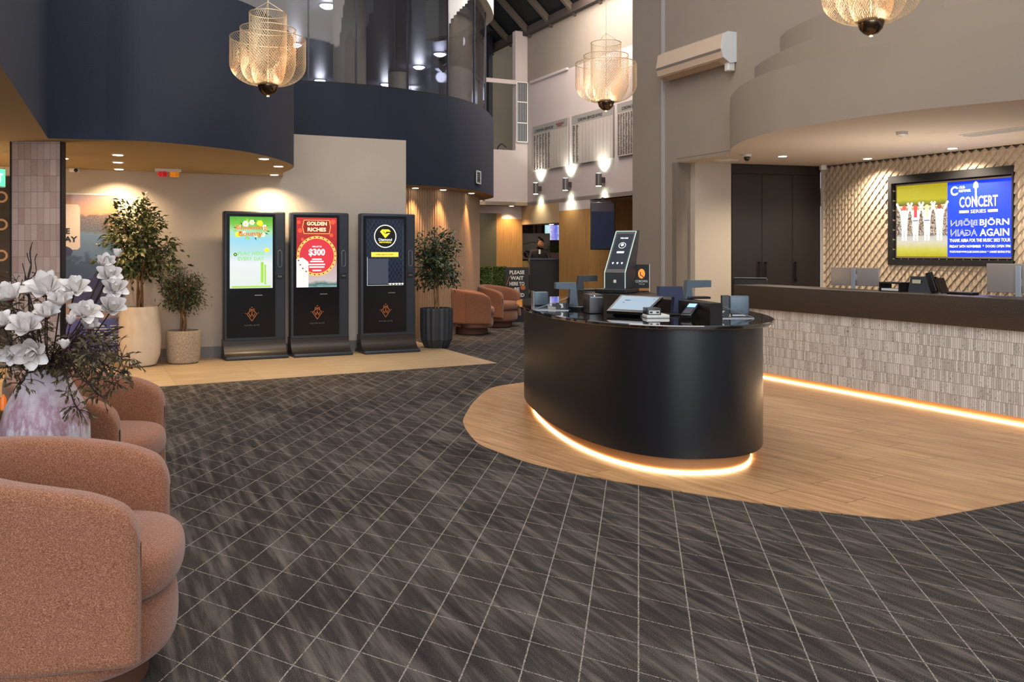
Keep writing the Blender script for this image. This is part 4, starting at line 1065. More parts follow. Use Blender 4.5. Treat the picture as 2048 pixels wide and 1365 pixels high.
# ------------------------------------------------------------------ honour boards and sconces
M_board = mat('acrylic_board', '#b3a69c', .2)
def board(px0, px1, head, label, cols, red=False):
    a, b_ = hallpt(px0), hallpt(px1); L = (b_-a).length
    t = thing('honour_board', label, 'honour board', a-U*.04+Z*3.15, TH-R(90))
    zt = .98
    B().box(0, L, 0, .012, 0, zt).make('panel', M_board, t)
    b = B().rect(0, L, zt-.17, zt, OX, XX, Z, .002); b.make('header_band', mat('board_header', '#8f8881', .4), t)
    B().text(head, L*.33 if red else L*.46, zt-.11, .06, OX, XX, Z, w=L*(.55 if red else .6), lift=.005, bold=.02).make('lettering', M_black, t)
    if red:
        B().rect(L*.68, L*.9, zt-.1, zt-.06, OX, XX, Z, .004).rect(L*.72, L*.85, zt-.14, zt-.11, OX, XX, Z, .004).make('red_emblem', mat('red_print', '#7d4a46', .5), t)
    b = B()
    random.seed(5)
    for c_ in range(cols):
        x = L*(.03+.085*c_)
        for r in range(38): b.rect(x, x+L*random.uniform(.03, .06), zt-.2-r*.02-.011, zt-.2-r*.02, OX, XX, Z, .003)
    b.make('name_rows', mat('board_ink', '#3b3532', .6), t)
    b = B()
    for c_ in range(12): b.rect(L*(.02+.085*c_)-.002, L*(.02+.085*c_)+.002, .01, zt-.18, OX, XX, Z, .0025)
    b.make('column_lines', mat('board_line', '#6f655e', .6), t)
    B().box(-.0, .012, .012, .04, 0, zt).box(L-.012, L, .012, .04, 0, zt).make('standoff', M_steel, t)
board(1069, 1139, 'COROWA SERVICES', 'leftmost honour board with name columns and a small red emblem', 6, True)
board(1147, 1229, 'COROWA SERVICES BOWLS', 'middle honour board on the pale wall, half of its columns empty', 2)
board(1238, 1300, 'COROWA SERVICES', 'rightmost honour board, partly hidden by the taupe wall', 8)
for px, lb in ((1079,'leftmost of the three'),(1139,'middle one of the three'),(1206,'rightmost of the three')):
    a = hallpt(px+3); t = thing('wall_sconce', 'cylindrical up and down sconce under the honour boards, '+lb, 'wall light', a+Z*2.76, TH-R(90), 'sconces under the honour boards')
    B().lathe([(.06, -.12), (.06, .12)], 24, (0, -.13, 0)).make('cylinder', mat('sconce_grey', '#77726e', .3, .6), t, smooth='auto')
    B().rbox(-.035, .035, -.09, 0, -.05, .05, .008).make('bracket', mat('sconce_dark', '#4a4644', .4, .5), t)
    B().lathe([(.001, -.122), (.05, -.122)], 20, (0, -.13, 0)).make('lower_lens', G('#f2fff0', 14), t); B().lathe([(.001, .122), (.05, .122)], 20, (0, -.13, 0)).make('upper_lens', G('#f2fff0', 14), t)
    c = a-U*.13
    lamp('SPOT', c+Z*(2.76+.135), 45, (.93, 1, .9), .03, c+Z*4+U*.3, 125, 1); lamp('SPOT', c+Z*(2.76-.135), 40, (.93, 1, .9), .03, c+U*.3, 115, 1)
# vent on the navy bulkhead
k = nearest(c2, 957); pv = c2[k]; tv = (c2[k+1]-c2[k-1]).normalized()
t = thing('wall_vent', 'small white louvred vent on the navy gallery bulkhead', 'vent', (pv.x+tv.y*.012, pv.y-tv.x*.012, zat(355, pv.y)), math.atan2(tv.y, tv.x))
b = B(); s = .11
b.box(-s, s, -.012, .0, s-.02, s).box(-s, s, -.012, 0, -s, -s+.02).box(-s, -s+.02, -.012, 0, -s, s).box(s-.02, s, -.012, 0, -s, s).make('frame', M_whitep, t)
b = B(); [b.box(-s+.02, s-.02, -.009, -.002, -s+.03+i*.03, -s+.042+i*.03) for i in range(6)]; b.make('louvre', M_steel, t)
# ------------------------------------------------------------------ reception
C0 = onz(1524.6, 758.4)
SL = C0+V*.483
t = thing('reception_counter', 'long reception counter with dark stone top and pale vertical mosaic front', 'counter', (SL.x, SL.y, .004), TH)
Lc = 7.2
M_slab = mat('brown_stone', '#2f2823', .4, noise=(120, '#453b33', .12))
B().box(.03, .55, -Lc, -.03, .066, .758).make('mosaic_front', M_finger, t)
B().rbox(0, .42, -Lc, 0, .758, 1.013, .006).make('stone_top', M_slab, t, smooth='auto')
B().box(.42, .95, -Lc, 0, .70, .74).make('work_surface', mat('work_top', '#3a332e', .4), t)
B().box(.08, .5, -Lc, -.06, 0, .066).make('plinth', mat('plinth_oak', '#a0764c', .5), t)
B().box(.066, .08, -Lc, -.05, .0, .008).make('light_strip', G('#ffdfae', 30), t)
# storage cupboards
wd = (Vector((4.38, 12.7))-Vector((PR.x, PR.y))); Lw = wd.length-.02
t = thing('storage_cupboard', 'tall dark cupboards in the corner behind the reception counter', 'cupboard', (PR.x, PR.y, 0), math.atan2(wd.y, wd.x))
M_cup = mat('dark_veneer', '#171412', .45, noise=(6, '#1d1917', .3, (1, 1, .1)))
B().box(0, Lw, .02, .5, .0, CZ-.001).make('body', M_cup, t)
xs = [.01, (isect(1524, PR, wd.to_3d())-PR).length, (isect(1585, PR, wd.to_3d())-PR).length, Lw-.03]
for i in range(3):
    d_ = B().rbox(xs[i]+.003, xs[i+1]-.003, 0, .02, .08, 2.46, .002).make('door', M_cup, t)
    hx = (xs[1]-.05, xs[1]+.05, xs[2]+.04)[i]
    z0, z1 = zat(563, 12.4), zat(524, 12.4)
    B().box(hx-.012, hx+.012, -.04, -.025, z0, z1).box(hx-.012, hx+.012, -.04, 0, z0, z0+.02).box(hx-.012, hx+.012, -.04, 0, z1-.02, z1).make('handle', M_black, d_)
B().box(.01, Lw-.03, 0, .02, 2.47, CZ-.01).make('fascia_panel', M_cup, t)
# big screen on the feature wall
S0 = CC-V*s0+U*.07
t = thing('wall_television', 'large blue and gold concert screen recessed in the scaled feature wall', 'television', S0+Z*TVZ0, TH-R(90))
hh = TVZ1-TVZ0
B().box(-.06, TVW+.05, .02, .05, -.09, hh+.11).box(-.085, -.03, -.105, .05, -.11, hh+.13).box(TVW+.03, TVW+.05, -.105, .05, -.11, hh+.13).box(-.03, TVW+.03, -.105, .05, hh+.035, hh+.13).box(-.03, TVW+.03, -.105, .05, -.11, -.035).make('recess_frame', M_blackm, t)
B().box(-.02, TVW+.02, -.035, .02, -.02, hh+.02).make('bezel', mat('bezel_silver', '#a99a84', .4, .3), t)
Os = Vector((0, -.035, 0)); sp_ = .82
scr = B().rect(0, TVW, 0, hh, Os, XX, Z, .002).make('screen', G('#0a2fc4', 1.1), t)
n_ = N('stage_photo', .4); zc_ = n_.dot(n_.tc, (0, 0, 1)); ns_ = n_.noise(n_.tc, 12, 6, .7); nf = n_.noise(n_.tc, 45, 3, .7)
cc_ = n_.ramp(n_.math('DIVIDE', n_.math('ADD', zc_, n_.math('MULTIPLY', n_.math('SUBTRACT', ns_, .5), .08)), hh), [(0, '#c9bd1e'), (.1, '#e0d860'), (.2, '#e9e2c8'), (.28, '#dcd6cc'), (.3, '#8c7f78'), (.5, '#8f7f62'), (.62, '#7d5b48'), (.68, '#e8c890'), (.71, '#6f7036'), (.8, '#d2c636'), (1, '#b9a91e')])
cr_ = n_.ramp(nf, [(.4, '#2c3160'), (.5, '#c9a878'), (.6, '#f0e6da')])
band = n_.math('MULTIPLY', n_.math('GREATER_THAN', zc_, .27), n_.math('LESS_THAN', zc_, .56))
n_.col(lin('#000000')); n_.set(n_.p.inputs['Emission Color'], n_.mix(n_.math('MULTIPLY', band, .8), cc_, cr_)); n_.p.inputs['Emission Strength'].default_value = 1.0
b = B().rect(.0, TVW*.47, 0, hh, Os, XX, Z, .004); b.make('stage_photo', n_.m, scr)
b = B()
for i, x in enumerate((.12, .29, .46, .64)):
    hgt = (.60, .58, .58, .62)[i]; base = .2; k = .055
    b.poly([(x-.035, base), (x-.01, base), (x, base+.2), (x+.01, base), (x+.035, base), (x+.05, base+.26), (x-.05, base+.26)], Os, XX, Z, .0055, 0)
    b.poly([(x-.05, base+.24), (x+.05, base+.24), (x+.065, base+.36), (x+.02, base+.39), (x-.02, base+.39), (x-.065, base+.36)], Os, XX, Z, .006, 0)
    b.line([(x-.05, base+.35), (x-.115, base+.47)], .028, Os, XX, Z, .0065, 0).line([(x+.05, base+.35), (x+.115, base+.47)], .028, Os, XX, Z, .0065, 0)
    b.disc(x, base+.415, .032, Os, XX, Z, .007, (1, 1, 2, 3)[i], n=14)
    if i in (1, 2): b.line([(x-.04, base+.25), (x+.04, base+.25)], .012, Os, XX, Z, .0075, 4); b.rect(x-.025, x+.025, base+.29, base+.40, Os, XX, Z, .0072, (1, 1, 2, 3)[i])
b.line([(.02, .635), (.38, .615), (.74, .635)], .012, Os, XX, Z, .0052, 2)
b.make('performer_shapes', [G('#f2f2f6', 1), G('#a8383c', .8), G('#e6d890', 1), G('#6a3a30', .7), G('#1c2c50', .5)], scr)
b = B(); x0 = TVW*.47
b.ring(x0+.10, .79, .055, .02, Os, XX, Z, .005, 0); b.poly([(x0+.11, .765), (x0+.17, .765), (x0+.17, .815), (x0+.11, .815)], Os, XX, Z, .0055, 2)
b.text('club', x0+.2, .83, .035, Os, XX, Z, lift=.006).text('corowa', x0+.235, .785, .03, Os, XX, Z, w=.16, lift=.006, bold=.01)
b.text('CONCERT', x0+.415, .65, .13, Os, XX, Z, w=.50, lift=.006, mi=1, bold=.015).text('SERIES', x0+.415, .535, .04, Os, XX, Z, w=.2, lift=.006)
b.rect(x0+.165, x0+.29, .52, .55, Os, XX, Z, .006, 1).rect(x0+.54, x0+.665, .52, .55, Os, XX, Z, .006, 1)
b.poly([(x0+.375, .64), (x0+.395, .64), (x0+.395, .8), (x0+.42, .82), (x0+.41, .87), (x0+.385, .89), (x0+.36, .87), (x0+.35, .82), (x0+.375, .8)], Os, XX, Z, .0075, 3)
b.text('BJÖRN', x0+.62, .40, .11, Os, XX, Z, w=.37, lift=.006, bold=.015).text('AGAIN', x0+.62, .285, .085, Os, XX, Z, w=.37, lift=.006, bold=.015)
for lf_, bo, m_ in ((.006, .02, 0), (.0075, -.008, 2)):
    b.text('BJÖRN', x0+.225, .40, .11, Os, XX, Z, w=.37, lift=lf_, bold=bo, mirror=True, mi=m_).text('AGAIN', x0+.225, .285, .085, Os, XX, Z, w=.37, lift=lf_, bold=bo, mirror=True, mi=m_)
b.text('THANK ABBA FOR THE MUSIC 2023 TOUR', x0+.425, .195, .04, Os, XX, Z, w=.79, lift=.006, bold=.015)
b.text('FRIDAY 24TH NOVEMBER  *  DOORS OPEN 7PM', x0+.425, .125, .032, Os, XX, Z, w=.79, lift=.006, bold=.015)
b.text('TICKETS FROM WWW.CLUBCOROWA.COM.AU  *  CABARET SEATING STYLE', x0+.425, .06, .024, Os, XX, Z, w=.79, lift=.006, bold=.015)
b.make('lettering', [G('#f4f6ff', 1), G('#f3e08a', 1), G('#0a2fc4', 1), G('#f0e6c0', 1)], scr)
# things on the counter (local frame of the counter: x into reception, y along V)
def cpt(px, d, z): p = isect(px, C0+U*d, -V); p.z = z; return p
def monitor(px, wdt, hgt, label, ang):
    p = cpt(px, .42, .744); t = thing('computer_monitor', label, 'monitor', p, ang)
    top = 1.165-p.z+hgt
    B().rbox(-wdt/2, wdt/2, .03, .05, .30, .30+hgt, .006).make('display', mat('monitor_grey', '#a39b95', .35, .4), t, smooth='auto')
    B().box(-wdt/2+.01, wdt/2-.01, .05, .052, .31, .29+hgt).make('screen', M_gloss, t)
    B().rbox(-.022, .022, .0, .012, .0, .30+hgt*.93, .003).rbox(-.1, .1, -.06, .12, 0, .01, .003).box(-.02, .02, .01, .03, .36, .42).make('stand', mat('stand_silver', '#b9c3cc', .25, .6), t)
monitor(1706, .52, .13+.06, 'silver-backed computer monitor at the left on the reception counter', TH-R(96)+R(24))
monitor(2036, .52, .19+.06, 'silver-backed computer monitor at the right edge on the reception counter', TH-R(96)+R(24))
p = cpt(1850, .30, 1.015); t = thing('desk_phone', 'black desk phone with raised handset on the reception counter', 'telephone', p-U*0, TH-R(75))
B().add([(-.16, 0, 0), (.08, 0, 0), (.08, .16, 0), (-.16, .16, 0), (-.16, .05, .15), (.08, .05, .15), (.08, .08, .15), (-.16, .08, .15)], [(0, 3, 2, 1), (4, 5, 6, 7), (0, 1, 5, 4), (1, 2, 6, 5), (2, 3, 7, 6), (3, 0, 4, 7)]).make('body', M_gloss, t)
B().rect(-.13, -.05, .085, .12, (0, .035, 0), XX, Z, .012).make('label_sticker', mat('sticker', '#b9b79a', .5), t)
B().rbox(-.03, .03, -.02, .02, 0, .19, .008, M=Matrix.Translation((.10, -.02, .01)) @ Matrix.Rotation(R(-18), 4, 'Y')).make('handset', M_black, t, smooth='auto')
B().rbox(-.006, .006, -.06, .09, 0, .15, .003, M=Matrix.Translation((.17, .02, .0)) @ Matrix.Rotation(R(-20), 4, 'Y')).make('card_reader_screen', M_black, t)
p = cpt(1790, .30, 1.015); t = thing('document_tray', 'low black wire document tray between monitor and desk phone', 'tray', p, TH-R(90))
B().box(-.12, .12, -.08, .08, 0, .01).box(-.12, .12, -.08, .08, .075, .09).box(-.12, -.11, -.08, .08, .01, .08).box(.11, .12, -.08, .08, .01, .08).make('tray_frame', M_blackm, t)
B().box(-.1, .1, -.07, .07, .01, .03).make('paper', M_whitep, t)
o = B().rbox(-.13, .13, -.05, .05, 0, .025, .008).make('keyboard', M_black, None, smooth='auto', loc=cpt(1925, .30, 1.016), rot=TH-R(90)); tag(o, 'flat black keyboard on the counter right of the desk phone', 'keyboard')
t = thing('office_chair', 'dark office chair back showing over the counter before the cupboards', 'chair', (3.02, 11.4, 0), R(-20))
B().rbox(-.22, .22, -.02, .03, .62, 1.06, .03).make('backrest', M_blackm, t, smooth='auto'); B().rbox(-.24, .24, -.45, .0, .44, .5, .02).make('seat', M_blackm, t, smooth='auto')
B().lathe([(.03, .03), (.03, .44)], 12, (0, -.22, 0)).make('post', M_steel, t)
B().lathe([(.24, 0.004), (.24, .02), (.03, .05)], 10, (0, -.22, 0)).make('base', M_black, t)
B().box(-.2, .2, -.025, .035, 1.06, 1.066).make('top_trim', M_steel, t)

# ------------------------------------------------------------------ island desk
TX, TY, ta_, tb2, tth, tn = .932, 7.332, 1.841, .82, .177, 2.35
t = thing('island_desk', 'dark oval island desk on the oak floor with a glowing plinth', 'desk', (TX, TY, .004))
def se(da, n=tn, N_=120): return superellipse(0, 0, ta_-da, tb2-da, tth, n, N_)
def loft(rings, mi=0, b=None):
    b = b or B(); n = len(rings[0][0]); vs = [(p[0], p[1], z) for P, z in rings for p in P]
    fs = [(j*n+i, j*n+(i+1) % n, (j+1)*n+(i+1) % n, (j+1)*n+i) for j in range(len(rings)-1) for i in range(n)]
    fs += [tuple(range(n-1, -1, -1)), tuple((len(rings)-1)*n+i for i in range(n))]; return b.add(vs, fs, mi)
loft([(se(.0), .914), (se(.0), .914), (se(-.004), .918), (se(-.004), .934), (se(.003), .94)]).make('desk_top', mat('polished_top', '#0e0c0b', .06, coat=1., spec=.8), t, smooth='auto')
loft([(se(.075), .105), (se(.075), .914)]).make('body', mat('desk_laminate', '#15161a', .33, spec=.55), t, smooth='auto')
loft([(se(.16), 0.0), (se(.16), .105)]).make('plinth', mat('plinth_oak2', '#a87d50', .5), t, smooth='auto')
sa, sb = se(.155), se(.13); n = len(sa)
B().add([(p[0], p[1], .001) for p in sa]+[(p[0], p[1], .012) for p in sa], [(i, (i+1) % n, n+(i+1) % n, n+i) for i in range(n)]).make('light_strip', G('#ffd498', 30), t)
ris = poly2((.52, 7.97), (1.33, 6.04), (1.42, 6.07), (1.30, 6.75), (1.15, 8.15), (.6, 8.3))
o = B().prism([Vector((p.x-TX, p.y-TY)) for p in ris], .94, 1.046).make('raised_plinth', mat('riser_brown', '#1a1512', .4), t)
DZ, RZ = .945, 1.052
# ID kiosk
t = thing('member_terminal', 'tall slanted sign-in terminal with a lit edge on the island desk', 'terminal', (.86, 7.52, RZ), R(-27))
w_ = .19; sl = .20
prof = [(0, .035), (0, .17), (.28, .52), (.30, .53), (.345, .53), (.35, .51), (.20, .035)]
lean = .135
def shear(y, z): return 0
n = len(prof); M_term = mat('terminal_grey', '#2b2d30', .45)
vs = [(-w_/2, y, z) for y, z in prof]+[(w_/2, y, z) for y, z in prof]
B().add(vs, [(i, n+i, n+(i+1) % n, (i+1) % n) for i in range(n)]+[tuple(range(n)), tuple(range(2*n-1, n-1, -1))]).make('case', M_term, t)
B().rbox(-.15, .13, -.08, .24, 0, .035, .006).make('base', M_black, t)
b = B(); e_ = .003
for sx in (-1, 1):
    x = sx*(w_/2-.004); b.tube([(x, -e_, .04), (x, -e_, .17), (x, .28-e_*1.2, .52)], .0035, 6)
b.tube([(-w_/2+.004, .28-e_*1.2, .52), (w_/2-.004, .28-e_*1.2, .52)], .0035, 6)
b.make('light_edge', G('#a9c4b8', .8), t)
up_ = Vector((0, .28, .35)).normalized(); So = Vector((0, .0, .17)); 
scr = B().rect(-.075, .075, .04, .42, So, XX, up_, .002).make('screen', mat('terminal_screen', '#101826', .4, emit=.6, spec=.15), t)
b = B().text('WELCOME', .0, .37, .016, So, XX, up_, w=.07, lift=.004, bold=.02).ring(0, .29, .032, .004, So, XX, up_, .004).disc(0, .295, .014, So, XX, up_, .005, n=12)
b.rect(-.032, .032, .205, .225, So, XX, up_, .004)
for x in (-.04, 0, .04): b.poly([(x-.009, .10), (x, .085), (x+.009, .10), (x+.006, .107), (x-.006, .107)], So, XX, up_, .004)
b.make('screen_marks', G('#dfe8f2', 1), scr)
b = B().rect(-.012, .012, .085, .11, (0, 0, 0), XX, Z, .002).make('touch_mark', M_whitep, t)
# counter sign
t = thing('counter_sign', 'small upright black sign with an orange round emblem beside the terminal', 'sign', (1.115, 7.75, RZ), R(4))
B().rbox(-.067, .067, 0, .01, .0, .235, .002).make('sign_panel', M_blackm, t)
B().box(.067, .072, -.002, .012, 0, .237).make('edge_strip', M_whitep, t)
b = B().disc(0, .155, .03, OX, XX, Z, .002, n=24, ry=.042).make('emblem', G('#e08a34', .7), t)
b = B().line([(-.012, .17), (-.01, .145), (.012, .13), (.02, .12)], .007, OX, XX, Z, .004).make('emblem_mark', M_black, t)
B().text('COROWA', 0, .09, .022, OX, XX, Z, w=.11, lift=.002, bold=.01).text('THE CLUB', 0, .066, .01, OX, XX, Z, w=.05, lift=.002).make('lettering', M_whitep, t)
B().rect(-.067, .067, .008, .03, OX, XX, Z, .002).make('orange_band', mat('orange_band', '#b06a24', .5), t)
# C-shaped scanner heads
M_dev = mat('device_grey', '#56646f', .4, .2); M_devd = mat('device_dark', '#1d2128', .45)
def cshape(x, y, z, ang, W_, Hh, leg, arm, side, m, label, th=.07):
    t = thing('document_scanner', label, 'scanner', (x, y, z), ang, 'scanner heads on the island desk')
    s = side
    pts = [(-s*W_/2*1.0, 0), (-s*(W_/2-leg*1.15), 0), (-s*(W_/2-leg), Hh-arm), (s*W_/2*.95, Hh-arm*.9), (s*W_/2*.95, Hh), (-s*(W_/2-.018), Hh)]
    b = B(); n = len(pts); P = pts if s < 0 else pts
    vs = [(p[0], -th/2, p[1]) for p in P]+[(p[0], th/2, p[1]) for p in P]
    fs = [(i, (i+1) % n, n+(i+1) % n, n+i) for i in range(n)]+[tuple(range(n-1, -1, -1)), tuple(range(n, 2*n))]
    b.add(vs, fs).make('arm', m, t)
    xc = -s*(W_/2-leg*.5)
    B().rbox(-W_*.42, W_*.42, -th*.8, th*.8, 0, .016, .004).make('foot', M_black, t)
cshape(.44, 7.35, DZ, R(10), .19, .20, .065, .055, -1, M_dev, 'blue-grey scanner head at the left end of the island desk, above the leaflets')
cshape(.66, 7.95, RZ, R(5), .19, .135, .06, .055, 1, M_devd, 'dark scanner head with an open side left of the slanted terminal')
cshape(1.13, 6.42, DZ, R(8), .19, .205, .075, .075, -1, mat('device_navy', '#232a4a', .45), 'navy scanner head right of the tilted tablet, over the card printer')
cshape(1.36, 6.62, RZ-.0, R(10), .205, .135, .05, .055, 1, M_dev, 'grey-blue scanner head at the right end, in front of the cream pier')
t = thing('speaker_box', 'thin dark upright panel behind the small black sign', 'panel', (1.14, 7.9, RZ), R(8)); B().rbox(-.04, .045, 0, .05, 0, .13, .006).make('panel_case', M_devd, t, smooth='auto'); B().rect(-.03, .035, .01, .12, OX, XX, Z, .002).make('panel_face', mat('device_slate', '#31363d', .5), t)
# printer block and others
t = thing('receipt_printer', 'black box printer at the front of the island desk, left of the tilted tablet', 'printer', (.62, 6.56, DZ), R(8))
B().rbox(-.06, .05, 0, .2, 0, .14, .006).make('case', mat('printer_black', '#1c1614', .35), t, smooth='auto'); B().rect(-.05, .04, .118, .122, OX, XX, Z, .002).make('paper_slot', M_steel, t); B().disc(-.02, .13, .004, OX, XX, Z, .002, n=10).make('status_light', G('#cfe4ff', 2), t)
def slab(name, label, cat, quad, th, m, parts=None):
    """thin tilted panel through four desk-space corners"""
    o0 = quad[0]; t = thing(name, label, cat, o0)
    q = [p-o0 for p in quad]; nn = (q[1]-q[0]).cross(q[3]-q[0]).normalized()
    b = B().add(q+[p-nn*th for p in q], [(0, 1, 2, 3), (7, 6, 5, 4), (0, 4, 5, 1), (1, 5, 6, 2), (2, 6, 7, 3), (3, 7, 4, 0)]); b.make('case', m, t)
    return t, q, nn
def P3_(px, py, Y): return at(px, py, Y)
quad = [P3_(1213, 622, 6.40), P3_(1293, 626, 6.22), P3_(1326, 594, 6.50), P3_(1242, 590, 6.76)]
t, q, nn = slab('tablet_display', 'tilted pale-screened tablet display in the middle of the island desk', 'tablet', quad, .02, M_black)
def inq(u, v, l): 
    a = q[0].lerp(q[1], u); b_ = q[3].lerp(q[2], u); return a.lerp(b_, v)+nn*l
scr = B().add([inq(.06, .12, .002), inq(.95, .10, .002), inq(.95, .93, .002), inq(.06, .93, .002)], [(0, 1, 2, 3)]).make('screen', G('#7f93a4', .5), t)
b = B()
for u0, u1, v in ((.22,.48,.66),(.52,.75,.68),(.22,.5,.52),(.54,.75,.54),(.22,.5,.4),(.84,.88,.8)): b.add([inq(u0, v-.025, .003), inq(u1, v-.025, .003), inq(u1, v+.025, .003), inq(u0, v+.025, .003)], [(0, 1, 2, 3)])
b.make('screen_text', G('#2a3a5c', .4), scr)
b = B().add([(q[0]*.85+q[2]*.15)+Vector((0, 0, -.03)), (q[1]*.85+q[3]*.15)+Vector((0, 0, -.03)), q[2]*.9+Vector((0, 0, -.03)), q[3]*.9+Vector((0, 0, -.03))]+[Vector((p.x, p.y, DZ-quad[0].z)) for p in (q[0]*.9+q[2]*.1, q[1]*.9+q[3]*.1, q[2]*.9, q[3]*.9)], [(0, 1, 2, 3), (4, 7, 6, 5), (0, 4, 5, 1), (1, 5, 6, 2), (2, 6, 7, 3), (3, 7, 4, 0)])
b.make('stand', M_black, t)
t = thing('card_printer', 'small white and black card printer in front of the tilted tablet', 'printer', (.985, 6.12, DZ), R(6))
B().rbox(-.068, .09, 0, .2, 0, .022, .004).make('tray', M_whitep, t, smooth='auto'); B().rbox(-.065, .03, .0, .13, .022, .068, .004).make('case', mat('printer_dark', '#2a2b30', .35), t, smooth='auto')
b = B().rect(-.055, .02, .028, .052, OX, XX, Z, .002, 0).rect(-.05, -.03, .034, .046, OX, XX, Z, .004, 1).rect(-.005, .014, .034, .046, OX, XX, Z, .004, 1).make('card_slot', [M_whitep, M_black], t)
t = thing('payment_terminal', 'black handheld card reader with small blue screen on the island desk', 'card reader', (1.17, 6.05, DZ), R(-30))
Mt = Matrix.Rotation(R(22), 4, 'X')
B().rbox(-.04, .04, 0, .19, 0.0, .03, .008, M=Mt).make('case', M_black, t, smooth='auto'); B().box(-.028, .028, .12, .175, .031, .033, M=Mt).make('screen', G('#7fa8e8', 1), t); B().box(-.028, .028, .02, .1, .031, .034, M=Mt).make('keypad', M_char, t)
t = thing('tablet_stand', 'pale grey upright tablet back at the right end of the island desk', 'tablet', (1.60, 6.30, DZ), R(-6))
B().rbox(-.075, .06, 0, .015, .012, .145, .01).make('tablet_case', M_dev, t, smooth='auto'); B().rbox(-.06, .05, -.01, .08, 0, .012, .003).make('foot', M_steel, t)
B().rbox(-.13, -.075, .0, .06, .0, .145, .004).make('dock', M_black, t)
M_acr = glass_mat('acrylic_sheet', '#cfe0ea', tr=.8)
def brochure(x, y, ang, label, s):
    t = thing('leaflet_stand', label, 'leaflet stand', (x, y, DZ), ang, 'clear wedge stands on the island desk')
    B().box(-.135, .135, -.04, .06, 0, .004).make('base', M_steel, t)
    a = -s*.13
    B().box(min(a, a+s*.012), max(a, a+s*.012), -.04, .06, .004, .10).make('upright', M_gloss, t)
    B().add([(a, -.04, .10), (a, .06, .10), (s*.13, .06, .008), (s*.13, -.04, .008)], [(0, 1, 2, 3)]).make('clear_sheet', M_acr, t)
    b = B().tube([(a, -.04, .10), (s*.13, -.04, .006)], .0025, 5).tube([(a, .06, .10), (s*.13, .06, .006)], .0025, 5); b.make('rail', M_steel, t)
    B().prism([Vector((a+s*.02, .0)), Vector((a+s*.10, .0)), Vector((a+s*.10, .05)), Vector((a+s*.02, .05))], .004, .055).make('leaflets', M_black, t)
    b = B().poly([(a+s*.04, .02), (a+s*.06, .015), (a+s*.055, .03), (a+s*.075, .05), (a+s*.045, .05)][::int(s)], (0, 0, 0), XX, Z, .002).make('white_mark', M_whitep, t)
brochure(1.505, 6.13, R(3), 'clear wedge leaflet stand at the right end of the island desk', 1)
brochure(.31, 6.98, R(-12), 'clear wedge leaflet stand at the left end of the island desk', -1)
t = thing('boxed_reader', 'square blue-grey boxed device behind the left leaflet stand', 'scanner', (.245, 7.55, DZ), R(14)); B().rbox(-.06, .065, 0, .06, 0, .115, .012).make('case', M_dev, t, smooth='auto'); B().box(-.07, -.058, -.002, .062, 0, .12).make('edge', M_steel, t)
for k, (x, y, a, z) in enumerate(((.36, 7.12, 25, 0), (.40, 7.10, 40, .022), (.50, 7.05, 60, 0))):
    t = thing('leaflet_pile', ('lower', 'upper', 'dark')[k]+' stack of leaflets beside the left leaflet stand on the island desk', 'leaflets', (x, y, DZ+z), R(a))
    B().box(-.05, .05, -.07, .07, 0, .02).make('sheets', [M_whitep, M_dev, M_black][k], t); B().box(-.05, .05, -.07, .07, .02, .0215).make('cover', [M_black, M_steel, M_char][k], t)

# ------------------------------------------------------------------ hall beyond
M_hedge = mat('hedge_green', '#3d4f1c', .7, noise=(40, '#6d7d32', .15))
def hedge(px0, px1, Y, label):
    a = at(px0, 0, Y)[0]; w = at(px1, 0, Y)[0]-a; t = thing('hedge_planter', label, 'hedge', (a, Y, 0), 0, 'box hedges')
    b = B()
    for i in range(1500):
        x, z = random.uniform(0, w), random.uniform(.3, 1.05); y = random.uniform(0, .06) if i % 3 else random.uniform(0, .25)
        if i % 3 == 0: z = 1.05
        leafy(b, Vector((x, y, z)), Vector((random.uniform(-1, 1), random.uniform(-1, .2), random.uniform(-.5, 1))), .05, .025)
    b.box(.01, w-.01, .03, .27, .3, 1.02); b.make('foliage', M_hedge, t); B().box(0, w, 0.01, .28, 0, .3).make('trough', M_black, t)
hedge(955, 982, 18.4, 'artificial box hedge left one of two behind the orange armchairs'); hedge(985, 1011, 18.4, 'artificial box hedge right one of two, next to the please wait sign')
Ys = 17.9; a = at(1010, 0, Ys)[0]; w = at(1058, 0, Ys)[0]-a; zt = zat(535, Ys)
t = thing('floor_sign', 'black please wait to be seated sign standing behind the armchairs', 'sign', (a, Ys, 0), R(3))
B().box(0, w, 0, .03, .02, zt).make('sign_board', mat('sign_black', '#1d1918', .5), t)
B().box(-.02, w+.02, -.15, .18, 0, .02).make('foot', M_black, t)
b = B()
for i, s in enumerate(('PLEASE', 'WAIT', 'HERE TO', 'BE', 'SEATED')): b.text(s, w*.5, zt-.10-i*.113, .075, OX, XX, Z, wmax=w*.62, lift=.004, bold=.03)
b.make('lettering', mat('sign_white', '#e6ded4', .6), t)
b = B().disc(w*.75, zt-.40, .05, OX, XX, Z, .002).line([(.03, zt-.35), (.08, zt-.2), (.2, zt-.12)], .012, OX, XX, Z, .002); b.make('food_picture', mat('sign_orange', '#b5622a', .6), t)
